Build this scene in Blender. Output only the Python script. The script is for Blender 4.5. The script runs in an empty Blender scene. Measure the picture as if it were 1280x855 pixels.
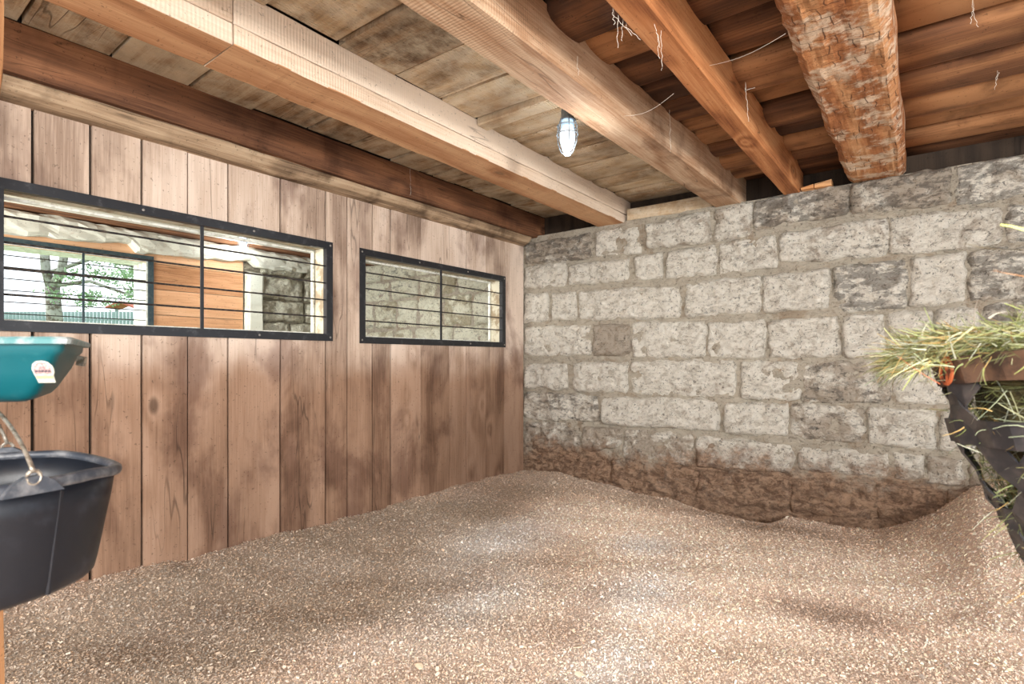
import bpy, bmesh, math, random
import numpy as np
from mathutils import Vector, Matrix, noise

random.seed(7); np.random.seed(7)
sc = bpy.context.scene

# ---------------------------------------------------------------- camera
YAW = math.radians(37.3)          # turned left of +y
EYE = 1.2
FPX = 675.0
FW = Vector((-math.sin(YAW), math.cos(YAW), 0)); RT = Vector((FW.y, -FW.x, 0))
cam = bpy.data.cameras.new('camera'); camo = bpy.data.objects.new('camera', cam)
sc.collection.objects.link(camo); sc.camera = camo
camo.location = (0, 0, EYE); camo.rotation_euler = (math.radians(90), 0, YAW)
cam.sensor_width = 36; cam.lens = 36 * FPX / 1280
cam.shift_x = 0.0; cam.shift_y = (449 - 427.5) / 1280
cam.clip_start = 0.02; cam.clip_end = 300
cam.dof.use_dof = True; cam.dof.focus_distance = 3.6; cam.dof.aperture_fstop = 5.0

# ---------------------------------------------------------------- world and light
w = bpy.data.worlds.new('sky'); sc.world = w; w.use_nodes = True
bg = w.node_tree.nodes['Background']
bg.inputs[0].default_value = (0.88, 0.94, 1.0, 1); bg.inputs[1].default_value = 1.5

def area(name, loc, target, size, size_y, power, col):
    l = bpy.data.lights.new(name, 'AREA'); l.shape = 'RECTANGLE'
    l.size = size; l.size_y = size_y; l.energy = power; l.color = col
    o = bpy.data.objects.new(name, l); sc.collection.objects.link(o)
    o.location = loc
    o.rotation_euler = (Vector(target) - Vector(loc)).to_track_quat('-Z', 'Y').to_euler()
    return o
# daylight from the open stall door to the right behind the camera, plus two added fill lamps
area('door_daylight', (3.7, -0.75, 1.7), (-3.3, 1.9, 1.3), 0.45, 0.5, 190, (1, 0.97, 0.93))
area('next_stall_fill', (-4.8, -1.5, 1.7), (-5.2, 4.6, 1.9), 2.2, 1.5, 170, (1, .99, .95))  # unseen lamp added to brighten the next stall's stones
area('aisle_fill', (0.7, -1.9, 2.3), (-0.9, 3.0, 0.3), 2.6, 1.3, 225, (1, 0.97, 0.93))  # added fill behind the camera, raised and tilted down to brighten the bedding
# hazy sun on the yard outside
sl = bpy.data.lights.new('sun', 'SUN'); sl.energy = 2.5; sl.angle = math.radians(6); sl.color = (1, .97, .9)
so = bpy.data.objects.new('sun', sl); sc.collection.objects.link(so); so.rotation_euler = (math.radians(35), math.radians(-35), 0)

sc.view_settings.view_transform = 'Standard'; sc.view_settings.look = 'None'
sc.view_settings.gamma = 1; sc.view_settings.use_curve_mapping = False
sc.view_settings.exposure = 0.52
sc.cycles.use_denoising = True; sc.cycles.max_bounces = 8; sc.cycles.diffuse_bounces = 4

# ---------------------------------------------------------------- helpers
def srgb(r, g, b):
    f = lambda c: (c/255/12.92) if c/255 <= .04045 else ((c/255+.055)/1.055)**2.4
    return (f(r), f(g), f(b), 1)

def tag(o, label=None, cat=None, group=None, kind=None):
    if label: o['label'] = label
    if cat: o['category'] = cat
    if group: o['group'] = group
    if kind: o['kind'] = kind
    return o

def empty(name, loc=(0, 0, 0), rz=0, parent=None):
    o = bpy.data.objects.new(name, None); sc.collection.objects.link(o)
    o.empty_display_size = .05
    o.location = loc; o.rotation_euler = (0, 0, rz)
    if parent: o.parent = parent
    return o

def mesh(name, verts, faces, mat, parent=None, smooth=False, loc=None, center=True):
    """verts in the parent's frame; the origin is moved to their middle"""
    vs = np.array(verts, dtype=float)
    c = (vs.max(0) + vs.min(0)) / 2 if center else np.zeros(3)
    me = bpy.data.meshes.new(name)
    me.from_pydata((vs - c).tolist(), [], faces)
    if mat: me.materials.append(mat)
    if smooth: me.polygons.foreach_set('use_smooth', [True] * len(me.polygons))
    me.update()
    o = bpy.data.objects.new(name, me); sc.collection.objects.link(o)
    o.location = c.tolist() if loc is None else loc
    if parent: o.parent = parent
    return o

class MB:
    def __init__(s): s.v = []; s.f = []
    def add(s, v, f):
        n = len(s.v); s.v += [tuple(p) for p in v]; s.f += [tuple(i + n for i in q) for q in f]; return s
    def box(s, a, b):
        x0, y0, z0 = a; x1, y1, z1 = b
        return s.add([(x0,y0,z0),(x1,y0,z0),(x1,y1,z0),(x0,y1,z0),(x0,y0,z1),(x1,y0,z1),(x1,y1,z1),(x0,y1,z1)],
                     [(0,3,2,1),(4,5,6,7),(0,1,5,4),(1,2,6,5),(2,3,7,6),(3,0,4,7)])
    def tube(s, pts, r, n=8, caps=True):
        pts = [Vector(p) for p in pts]; rings = []; V = []
        up = Vector((0, 0, 1))
        for i, p in enumerate(pts):
            t = (pts[min(i+1, len(pts)-1)] - pts[max(i-1, 0)]).normalized()
            a = t.cross(up)
            if a.length < .05: a = t.cross(Vector((0, 1, 0)))
            a.normalize(); b = t.cross(a).normalized()
            rr = r[i] if isinstance(r, (list, tuple)) else r
            for k in range(n):
                q = 2*math.pi*k/n; V.append(p + (a*math.cos(q) + b*math.sin(q))*rr)
        Fc = []
        for i in range(len(pts)-1):
            for k in range(n):
                k2 = (k+1) % n
                Fc.append((i*n+k, i*n+k2, (i+1)*n+k2, (i+1)*n+k))
        if caps: Fc.append(tuple(range(n))[::-1]); Fc.append(tuple((len(pts)-1)*n+k for k in range(n)))
        return s.add(V, Fc)
    def lathe(s, prof, c=(0, 0, 0), n=32, closed=False):
        V = [(c[0]+r*math.cos(2*math.pi*k/n), c[1]+r*math.sin(2*math.pi*k/n), c[2]+z) for r, z in prof for k in range(n)]
        Fc = [(i*n+k, i*n+(k+1) % n, (i+1)*n+(k+1) % n, (i+1)*n+k) for i in range(len(prof)-1) for k in range(n)]
        return s.add(V, Fc)
    def build(s, name, mat, parent=None, smooth=False, **k): return mesh(name, s.v, s.f, mat, parent, smooth, **k)

def nz(x, y, z, sc_=1.0, o=0): return noise.noise(Vector((x*sc_+o, y*sc_+o*1.7, z*sc_-o)))
def fbm(x, y, z, s=1.0, oct=4, o=0):
    a = 1; t = 0
    for i in range(oct): t += a*nz(x, y, z, s, o+i*13.1); a *= .5; s *= 2.1
    return t

def timber(name, axis, p0, p1, mat, parent=None, seg=10, amp=.004, wave=.0, bev=.008, fine=0, seed=None, fn=None, sub=1, under=None):
    """a sawn timber between two corners: edges eased, faces slightly uneven; axis = its length"""
    seed = random.uniform(0, 90) if seed is None else seed
    o3 = [i for i in range(3) if i != axis]; u, v = o3
    U0, U1, V0, V1 = p0[u], p1[u], p0[v], p1[v]
    b = min(bev, (U1-U0)*.3, (V1-V0)*.3)
    prof = [(U0+b, V0), (U1-b, V0), (U1, V0+b), (U1, V1-b), (U1-b, V1), (U0+b, V1), (U0, V1-b), (U0, V0+b)]
    if sub > 1:
        pr = []
        for i in range(len(prof)):
            a = prof[i]; c = prof[(i+1) % len(prof)]
            L = math.hypot(c[0]-a[0], c[1]-a[1]); m = sub if L > 2.5*b else 1
            for k in range(m): pr.append((a[0]+(c[0]-a[0])*k/m, a[1]+(c[1]-a[1])*k/m))
        prof = pr
    n = len(prof); V = []
    cu, cv = (U0+U1)/2, (V0+V1)/2
    for i in range(seg+1):
        l = p0[axis] + (p1[axis]-p0[axis])*i/seg
        wu = wave*nz(l, seed, 0, .7); wv = wave*nz(l, 0, seed, .7)
        for (a, c) in prof:
            d1 = amp*nz(l, a*3, c*3, 4, seed) + fine*nz(l, a*3, c*3, 26, seed)
            du = (a-cu)/(U1-U0)*2; dv = (c-cv)/(V1-V0)*2
            q = [0, 0, 0]; q[axis] = l; q[u] = a + wu + d1*du; q[v] = c + wv + d1*dv
            if fn: q = fn(q, du, dv)
            V.append(q)
    F_ = [(i*n+k, i*n+(k+1) % n, (i+1)*n+(k+1) % n, (i+1)*n+k) for i in range(seg) for k in range(n)]
    F_.append(tuple(range(n))[::-1]); F_.append(tuple(seg*n+k for k in range(n)))
    if axis == 1: F_ = [f[::-1] for f in F_]
    o = mesh(name, V, F_, mat, parent)
    if under:
        o.data.materials.append(under)
        for p in o.data.polygons:
            if p.normal.z < -.8: p.material_index = 1
    return o

# ---------------------------------------------------------------- materials
class NT:
    def __init__(s, name):
        s.m = bpy.data.materials.new(name); s.m.use_nodes = True; s.t = s.m.node_tree
        s.b = s.t.nodes['Principled BSDF']
    def n(s, typ, **kw):
        nd = s.t.nodes.new(typ)
        for k, v in kw.items():
            if k.startswith('i_'):
                key = k[2:]; key = int(key) if key.isdigit() else key.replace('_', ' ')
                s.set(nd.inputs[key], v)
            else: setattr(nd, k, v)
        return nd
    def set(s, inp, v):
        if isinstance(v, bpy.types.NodeSocket): s.t.links.new(v, inp)
        else: inp.default_value = v
    def math(s, op, a, b=0.0, c=None, clamp=False):
        nd = s.t.nodes.new('ShaderNodeMath'); nd.operation = op; nd.use_clamp = clamp
        s.set(nd.inputs[0], a); s.set(nd.inputs[1], b)
        if c is not None: s.set(nd.inputs[2], c)
        return nd.outputs[0]
    def mix(s, f, a, b, mode='MIX'):
        nd = s.t.nodes.new('ShaderNodeMix'); nd.data_type = 'RGBA'; nd.blend_type = mode; nd.clamp_factor = True
        s.set(nd.inputs[0], f); s.set(nd.inputs[6], a); s.set(nd.inputs[7], b)
        return nd.outputs[2]
    def ramp(s, f, stops):
        nd = s.t.nodes.new('ShaderNodeValToRGB'); s.set(nd.inputs[0], f)
        el = nd.color_ramp.elements
        while len(el) < len(stops): el.new(.5)
        for e, (p, c) in zip(el, stops): e.position = p; e.color = c if len(c) == 4 else (*c, 1)
        return nd.outputs[0]
    def step(s, f, a, b):
        nd = s.t.nodes.new('ShaderNodeMapRange'); nd.interpolation_type = 'SMOOTHSTEP'
        s.set(nd.inputs[0], f); nd.inputs[1].default_value = a; nd.inputs[2].default_value = b
        return nd.outputs[0]
    def noise(s, vec, scale, detail=4, rough=.55, dist=0):
        nd = s.t.nodes.new('ShaderNodeTexNoise'); s.set(nd.inputs['Vector'], vec)
        nd.inputs['Scale'].default_value = scale; nd.inputs['Detail'].default_value = detail
        nd.inputs['Roughness'].default_value = rough; nd.inputs['Distortion'].default_value = dist
        return nd.outputs[0]
    def mapping(s, vec, scale=(1, 1, 1), loc=(0, 0, 0)):
        nd = s.t.nodes.new('ShaderNodeMapping'); s.set(nd.inputs[0], vec)
        nd.inputs['Scale'].default_value = scale; nd.inputs['Location'].default_value = loc
        return nd.outputs[0]
    def bump(s, h, strength, dist, normal=None):
        nd = s.t.nodes.new('ShaderNodeBump'); s.set(nd.inputs['Height'], h)
        nd.inputs['Strength'].default_value = strength; nd.inputs['Distance'].default_value = dist
        if normal: s.set(nd.inputs['Normal'], normal)
        return nd.outputs[0]

def wood(name, axis, lo, mid, hi, rough=.8, stain=None, stain_amt=.5, white=None, white_amt=0, ring=22, knots=.7,
         grime=None, tone=.16, ringw=.24, soft=0, cracks=.5, saw=0.0, bumpk=.5):
    """axis = grain direction in object space; colours are sRGB triples"""
    t = NT(name)
    tc = t.n('ShaderNodeTexCoord').outputs['Object']; oi = t.n('ShaderNodeObjectInfo')
    geo = t.n('ShaderNodeNewGeometry')
    sp = t.n('ShaderNodeSeparateXYZ', i_0=tc)
    ax = [sp.outputs[i] for i in range(3)]
    al = ax[axis]; ot = [ax[i] for i in range(3) if i != axis]
    rnd = oi.outputs['Random']
    cb = t.n('ShaderNodeCombineXYZ', i_0=t.math('MULTIPLY_ADD', rnd, 37.0, ot[0]), i_1=t.math('MULTIPLY_ADD', rnd, 91.0, ot[1]), i_2=t.math('MULTIPLY_ADD', rnd, 53.0, al)).outputs[0]
    # knots
    kv = t.n('ShaderNodeTexVoronoi', feature='F1'); t.set(kv.inputs['Vector'], t.mapping(cb, (3.3, 3.3, 1.7))); kv.inputs['Scale'].default_value = 1.0
    kd = kv.outputs['Distance']
    kpull = t.math('POWER', t.math('SUBTRACT', 1.0, t.math('MULTIPLY', kd, 2.6), clamp=True), 2.0)
    low = t.noise(t.mapping(cb, (2.2, 2.2, .55)), 1.0, 2)
    band = t.math('ADD', t.math('MULTIPLY_ADD', low, 1.3, t.math('MULTIPLY', kpull, .7*knots)), t.math('MULTIPLY', t.n('ShaderNodeSeparateXYZ', i_0=cb).outputs[0], 2.0))
    fine0 = t.noise(t.mapping(cb, (26, 26, 1.2)), 1.0, 3)
    rings = t.math('SINE', t.math('MULTIPLY_ADD', band, ring*1.0, t.math('MULTIPLY', fine0, 2.2)))
    rings = t.math('MULTIPLY_ADD', rings, .5, .5)
    fib = t.noise(t.mapping(cb, (95, 95, 3.0)), 1.0, 5, .7)
    blot = t.noise(t.mapping(cb, (5, 5, 1.6)), 1.0, 4, .6)
    f = t.math('ADD', t.math('MULTIPLY', rings, ringw), t.math('ADD', t.math('MULTIPLY', fib, .62), t.math('MULTIPLY', blot, .5-ringw*.6)))
    f = t.math('ADD', f, t.math('MULTIPLY', t.math('SUBTRACT', rnd, .5), tone*1.5))
    col = t.ramp(f, [(.30, srgb(*lo)), (.56, srgb(*mid)), (.82, srgb(*hi))])
    if white:
        wn = t.noise(cb, 7.0, 6, .7)
        col = t.mix(t.math('MULTIPLY', t.step(wn, .5-.3*white_amt-soft, .62-.2*white_amt+soft), .8), col, srgb(*white))
    # knot hearts
    heart = t.math('SUBTRACT', 1.0, t.step(kd, .05, .115))
    kc = t.n('ShaderNodeSeparateColor', i_0=kv.outputs['Color'])
    heart = t.math('MULTIPLY', t.math('MULTIPLY', heart, t.step(kc.outputs[0], .55, .6)), knots)
    dark = tuple(int(c*.5) for c in lo)
    col = t.mix(t.math('MULTIPLY', heart, .85), col, srgb(*dark))
    # hairline checks running with the grain
    cv = t.noise(t.mapping(cb, (9, 9, .8)), 1.0, 2, .4)
    chk = t.math('SUBTRACT', 1.0, t.step(t.math('ABSOLUTE', t.math('SUBTRACT', cv, .5)), 0.0, .010))
    chk = t.math('MULTIPLY', chk, t.step(t.noise(t.mapping(cb, (2, 2, 1.1)), 1.0, 1), .52, .62))
    col = t.mix(t.math('MULTIPLY', chk, cracks), col, srgb(*[int(c*.35) for c in lo]))
    # specks
    spk = t.math('SUBTRACT', 1.0, t.step(t.noise(cb, 60, 2, .7), .30, .36))
    col = t.mix(t.math('MULTIPLY', spk, .45), col, srgb(*[int(c*.45) for c in lo]))
    pos = geo.outputs['Position']
    if stain:
        sn = t.noise(t.mapping(pos, (2.0, 2.0, 1.1)), 1.3, 5, .6, .3)
        col = t.mix(t.math('MULTIPLY', t.step(sn, .48-soft, .68+soft), stain_amt), col, srgb(*stain), 'MULTIPLY')
    if grime:   # soiling up to rubbing height
        z0, z1, gc, ga = grime
        z = t.n('ShaderNodeSeparateXYZ', i_0=pos).outputs[2]
        zz = t.math('ADD', z, t.math('MULTIPLY', t.math('SUBTRACT', t.noise(pos, 2.2, 3), .5), .5))
        col = t.mix(t.math('MULTIPLY', t.math('SUBTRACT', 1.0, t.step(zz, z0, z1)), ga), col, srgb(*gc), 'MULTIPLY')
    t.set(t.b.inputs['Base Color'], col); t.b.inputs['Roughness'].default_value = rough
    t.b.inputs['Specular IOR Level'].default_value = .25
    h = t.math('ADD', t.math('MULTIPLY', fib, .5), t.math('ADD', t.math('MULTIPLY', rings, .25), t.math('MULTIPLY', chk, -1.2)))
    if saw:
        sw = t.math('SINE', t.math('ADD', t.math('MULTIPLY', al, 420.0), t.math('MULTIPLY', t.noise(cb, 3, 2), 9.0)))
        h = t.math('ADD', h, t.math('MULTIPLY', sw, saw))
    t.set(t.b.inputs['Normal'], t.bump(h, bumpk, .004))
    return t.m

M = {}
M['plank'] = wood('wall_plank_wood', 2, (142, 121, 105), (188, 167, 149), (214, 196, 180), stain=(160, 144, 142), stain_amt=.7, ringw=.24,
                  grime=(1.0, 1.38, (190, 168, 152), .95), ring=16, tone=.22)
M['plank_back'] = wood('dark_backing_wood', 2, (30, 24, 20), (44, 35, 28), (60, 48, 38))
M['beam_pale'] = wood('pale_sawn_beam_wood', 1, (172, 144, 118), (204, 182, 160), (222, 204, 184), saw=.25, ring=10, knots=.5)
M['beam_orange'] = wood('orange_brown_beam_wood', 1, (120, 70, 38), (176, 116, 72), (206, 152, 104), ring=18, knots=1)
M['beam_dark'] = wood('red_brown_beam_wood', 1, (80, 52, 36), (126, 86, 60), (164, 118, 84), ring=20, stain=(130, 110, 100), stain_amt=.5)
M['beam_grey'] = wood('weathered_beam_wood', 1, (112, 82, 58), (166, 130, 100), (206, 180, 152), saw=.2, knots=.25, ringw=.14, stain=(150, 130, 116), stain_amt=.7)
M['plate'] = wood('rough_plate_wood', 1, (92, 74, 58), (156, 132, 106), (190, 168, 140), stain=(120, 105, 92), stain_amt=.8, bumpk=.9)
M['deck_a'] = wood('stained_deck_board_wood', 0, (98, 74, 52), (160, 128, 94), (204, 184, 154), white=(206, 194, 170), white_amt=.2, tone=.28, soft=.12, stain=(120, 98, 78), stain_amt=.7, saw=.3, bumpk=.8)
M['deck_b'] = wood('pale_deck_board_wood', 0, (132, 108, 80), (190, 162, 126), (216, 196, 164), white=(214, 202, 180), white_amt=.25, tone=.28, soft=.12, stain=(140, 116, 92), stain_amt=.7, saw=.3, bumpk=.8)
M['deck_c'] = wood('orange_slab_wood', 0, (72, 47, 32), (118, 80, 54), (164, 118, 80), stain=(110, 96, 86), stain_amt=.6, tone=.5, ring=14)
M['far_panel'] = wood('orange_panel_wood', 1, (168, 120, 82), (214, 164, 122), (232, 188, 148), ring=10, knots=.6)
M['post'] = wood('post_wood', 2, (110, 70, 42), (160, 112, 74), (192, 146, 104))
M['white_wood'] = wood('whitewashed_wood', 1, (120, 96, 72), (186, 176, 156), (220, 218, 204), white=(222, 226, 210), white_amt=.7, bumpk=1)
M['under'] = wood('tan_beam_underside_wood', 1, (128, 88, 58), (180, 132, 94), (208, 166, 126), ring=14, knots=.6)
M['chip'] = wood('fresh_offcut_wood', 0, (176, 120, 74), (206, 152, 102), (222, 176, 130), knots=0)

def stone_mat(name, white, grey, dark, brown, z0=.24, z1=.46, dirt=.9, tint=None):
    t = NT(name)
    geo = t.n('ShaderNodeNewGeometry'); pos = geo.outputs['Position']
    oi = t.n('ShaderNodeObjectInfo'); oc = t.n('ShaderNodeSeparateColor', i_0=oi.outputs['Color'])
    vec = t.n('ShaderNodeVectorMath', operation='ADD'); t.set(vec.inputs[0], pos)
    t.set(vec.inputs[1], t.n('ShaderNodeCombineXYZ', i_0=t.math('MULTIPLY', oi.outputs['Random'], 40.0), i_2=0.0).outputs[0]); p = vec.outputs[0]
    big = t.noise(p, 5.0, 6, .68, .6); mid_ = t.noise(t.mapping(p, (.8, 1, 1.3)), 17, 7, .78, .5); fin = t.noise(p, 80, 5, .8)
    col = t.mix(t.step(mid_, .36, .53), srgb(*grey), srgb(*white))
    col = t.mix(t.math('MULTIPLY', t.step(fin, .42, .62), .35), col, srgb(*[min(255, c+14) for c in white]))
    # worn whitewash: brownish stone shows through
    worn = t.step(t.math('ADD', big, t.math('MULTIPLY', t.math('SUBTRACT', oc.outputs[0], .5), .5)), .53, .68)
    col = t.mix(t.math('MULTIPLY', worn, .7), col, srgb(*brown))
    # soot and damp, and shade painted on the first top-course stone
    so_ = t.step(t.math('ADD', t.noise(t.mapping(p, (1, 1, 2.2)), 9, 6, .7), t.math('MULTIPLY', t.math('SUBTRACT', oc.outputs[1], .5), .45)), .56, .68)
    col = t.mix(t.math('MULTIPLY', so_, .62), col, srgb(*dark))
    # pits
    pit = t.math('SUBTRACT', 1.0, t.step(t.noise(p, 48, 3, .8), .33, .42))
    col = t.mix(t.math('MULTIPLY', pit, .75), col, srgb(*[int(c*.8) for c in dark]))
    # muck splashed up from the bedding
    z = t.n('ShaderNodeSeparateXYZ', i_0=pos).outputs[2]
    zz = t.math('ADD', z, t.math('MULTIPLY', t.math('SUBTRACT', t.noise(pos, 2.9, 6, .72), .5), .85))
    if dirt:
        mud = t.mix(t.step(t.noise(t.mapping(pos, (1, 1, 1.8)), 11, 7, .75, .6), .38, .60), srgb(118, 88, 68), srgb(188, 154, 126))
        mud = t.mix(t.math('MULTIPLY', t.step(t.noise(pos, 30, 4, .7), .5, .62), .5), mud, srgb(84, 62, 48))
        col = t.mix(t.math('MULTIPLY', t.math('SUBTRACT', 1.0, t.step(zz, z0, z1)), dirt), col, mud)
    if tint: col = t.mix(1.0, col, srgb(*tint), 'MULTIPLY')
    t.set(t.b.inputs['Base Color'], col); t.b.inputs['Roughness'].default_value = .93; t.b.inputs['Specular IOR Level'].default_value = .15
    h = t.math('ADD', t.math('MULTIPLY', mid_, 1.3), t.math('ADD', t.math('MULTIPLY', fin, .5), t.math('MULTIPLY', pit, -.25)))
    t.set(t.b.inputs['Normal'], t.bump(h, 1.0, .038))
    return t.m
M['stone'] = stone_mat('whitewashed_stone', (240, 234, 220), (186, 176, 160), (92, 86, 80), (160, 142, 122))
M['mortar'] = stone_mat('lime_mortar', (196, 186, 168), (166, 154, 137), (118, 108, 97), (166, 144, 120))
M['stone_far'] = stone_mat('whitewashed_stone_beyond', (240, 238, 216), (204, 198, 172), (100, 92, 78), (164, 150, 118), dirt=0)
M['mortar_far'] = stone_mat('mortar_beyond', (168, 160, 140), (136, 126, 108), (90, 84, 72), (130, 118, 96), dirt=0)

def plain(name, c, rough=.6, metal=0, emit=None, es=1, c2=None, sc2=20, spec=.5, bump=0, amt=(.45, .6)):
    t = NT(name); col = srgb(*c)
    tc = t.n('ShaderNodeTexCoord').outputs['Object']
    n_ = t.noise(tc, sc2, 5, .65)
    if c2: col = t.mix(t.step(n_, *amt), srgb(*c), srgb(*c2))
    t.set(t.b.inputs['Base Color'], col); t.b.inputs['Roughness'].default_value = rough
    t.b.inputs['Metallic'].default_value = metal; t.b.inputs['Specular IOR Level'].default_value = spec
    if emit: t.b.inputs['Emission Color'].default_value = srgb(*emit); t.b.inputs['Emission Strength'].default_value = es
    if bump: t.set(t.b.inputs['Normal'], t.bump(n_, bump, .003))
    return t.m
M['frame'] = plain('black_painted_steel', (38, 40, 44), .38, .3, c2=(74, 74, 78), sc2=14, bump=.3, amt=(.52, .75))
M['bar'] = plain('dark_steel_rod', (44, 44, 46), .4, .4, c2=(84, 78, 72), sc2=30)
M['screw'] = plain('screw_head', (150, 146, 140), .4, .7)
M['frame_far'] = plain('slate_painted_steel', (52, 70, 76), .5, .1, c2=(70, 84, 86), sc2=20)
M['white_paint'] = plain('white_paint', (226, 228, 220), .6, c2=(196, 196, 182), sc2=18)
M['jamb'] = plain('pale_jamb_board', (196, 190, 168), .8, c2=(150, 134, 108), sc2=8)
M['rubber'] = plain('black_rubber', (18, 21, 28), .4, c2=(62, 66, 76), sc2=11, spec=.4, bump=.15, amt=(.52, .95))
M['rubber_rim'] = plain('dusty_rubber_rim', (48, 52, 60), .45, c2=(104, 104, 106), sc2=26, bump=.2, amt=(.42, .7))
M['teal'] = plain('teal_plastic', (8, 82, 90), .42, c2=(60, 116, 120), sc2=11, amt=(.56, .8))
M['teal_rim'] = plain('scuffed_teal_rim', (78, 122, 124), .45, c2=(148, 158, 158), sc2=24, amt=(.4, .65))
M['wire'] = plain('galvanised_wire', (160, 152, 140), .4, .6, c2=(110, 98, 84), sc2=60)
M['web'] = plain('dusty_cobweb', (214, 206, 192), .9)
M['strap'] = plain('worn_rubber_strap', (40, 40, 44), .5, c2=(84, 78, 76), sc2=16, bump=.2, amt=(.42, .75))
M['band'] = plain('brown_leather_band', (58, 44, 38), .55, c2=(100, 76, 60), sc2=14, bump=.2)
M['rust'] = plain('rusty_buckle', (176, 92, 52), .7, .2, c2=(110, 58, 38), sc2=50)
M['lamp_metal'] = plain('grey_lamp_metal', (130, 140, 146), .4, .5)
M['jar'] = plain('lit_glass_jar', (235, 244, 255), .3, emit=(226, 240, 255), es=.62)
M['bulb_jar_top'] = plain('pale_blue_socket_glass', (178, 208, 232), .3, emit=(170, 205, 235), es=.45)
M['soil'] = plain('trodden_bedding_floor', (128, 104, 84), .95, c2=(100, 78, 60), sc2=30)
M['grass'] = plain('lawn', (150, 176, 120), .95, c2=(120, 152, 96), sc2=3)
M['picket'] = plain('white_picket_paint', (150, 168, 170), .8)
M['bark'] = plain('grey_bark', (150, 150, 142), .9, c2=(92, 84, 72), sc2=8, bump=.5)
M['leaf'] = plain('foliage', (128, 156, 122), .8, c2=(160, 184, 146), sc2=3)
M['redroof'] = plain('red_brown_shingle', (170, 92, 70), .8)

# coloured-by-attribute flakes (each flake carries its own tone)
def attr_mat(name, rough=.85, trans=0):
    t = NT(name); a = t.n('ShaderNodeAttribute', attribute_name='tone')
    t.set(t.b.inputs['Base Color'], a.outputs['Color']); t.b.inputs['Roughness'].default_value = rough
    t.b.inputs['Specular IOR Level'].default_value = .2
    return t.m
M['shaving'] = attr_mat('wood_shavings'); M['hay'] = attr_mat('hay_blades', .7)

# ---------------------------------------------------------------- measures
XW = -3.377      # face of the plank wall
YW = 4.64        # face of the stone wall
ZC = 2.71        # underside of the deck boards
X2 = -6.2        # inner face of the outer wall beyond the next stall

def ray(px, py):
    r = (px-640)/FPX; d = FW + RT*r; return Vector((d.x, d.y, (449-py)/FPX))
def onY(px, py, y=YW):      # reference pixel -> point on the stone wall plane (x, z)
    d = ray(px, py); t = y/d.y; return d.x*t, EYE + d.z*t
def rel(lat, t, z): v = RT*lat + FW*t; return Vector((v.x, v.y, z))

WALLZ = [(-3.5,.02),(-3.374,.019),(-2.924,.055),(-2.647,.015),(-2.387,.005),(-2.062,-.037),(-1.762,-.034),(-1.551,-.083),(-1.319,-.124),
         (-1.1,-.13),(-.952,-.102),(-.837,-.025),(-.646,-.028),(-.439,-.037),(-.245,-.012),(-.107,.054),(.068,.167),(.193,.30),(.253,.355),(.4,.43),(.7,.48),(1.2,.48),(3,.4)]
LEFTZ = [(-2.6,.08),(.884,.076),(1.11,.076),(1.338,.034),(1.567,.054),(1.907,.044),(2.248,.03),(2.654,.024),(3.162,.044),(4.3,.042),(4.643,.018)]
def bed_np(x, y):
    x = np.asarray(x, float); y = np.asarray(y, float)
    wz = np.interp(x, *zip(*WALLZ)); lz = np.interp(y, *zip(*LEFTZ))
    dy = YW - y; dx = x - XW
    base = .0 + .018*np.sin(1.9*x+.6)*np.cos(1.5*y+.4) + .012*np.sin(4.1*x-2.3*y) + .006*np.sin(9*x+5*y)+.005*np.sin(13*y-7*x)
    ww = np.exp(-(dy/.55)**2); mound = np.clip((x+.25)/.5, 0, 1)
    wwm = np.exp(-(dy/1.0)**2)
    trench = np.exp(-((x+1.25)/.45)**2)
    wt = np.exp(-(dy/.22)**2)
    wgt = ww*(1-mound) + wwm*mound
    wgt = wgt*(1-trench) + wt*trench
    h = base*(1-wgt) + wz*wgt
    lw = np.exp(-(dx/.4)**2)*(1-np.exp(-(dy/.4)**2))
    h = h*(1-lw) + (lz+.006*np.sin(11*y)+.004*np.sin(27*y))*lw
    h = h + .03*np.exp(-((x+1.25)/.5)**2)*np.exp(-((dy-.45)/.22)**2)
    return h

# ---------------------------------------------------------------- floor (bedding ground) 
xs = np.concatenate([np.linspace(XW-.12, 1.0, 200), np.linspace(1.05, 3.0, 20)]); ys = np.concatenate([np.linspace(-3, .2, 30), np.linspace(.25, YW+.12, 200)])
gx, gy = np.meshgrid(xs, ys, indexing='ij'); gz = bed_np(gx, gy)
vv = np.stack([gx, gy, gz], -1).reshape(-1, 3); nx_, ny_ = gx.shape
ff = [(i*ny_+j, (i+1)*ny_+j, (i+1)*ny_+j+1, i*ny_+j+1) for i in range(nx_-1) for j in range(ny_-1)]
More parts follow.
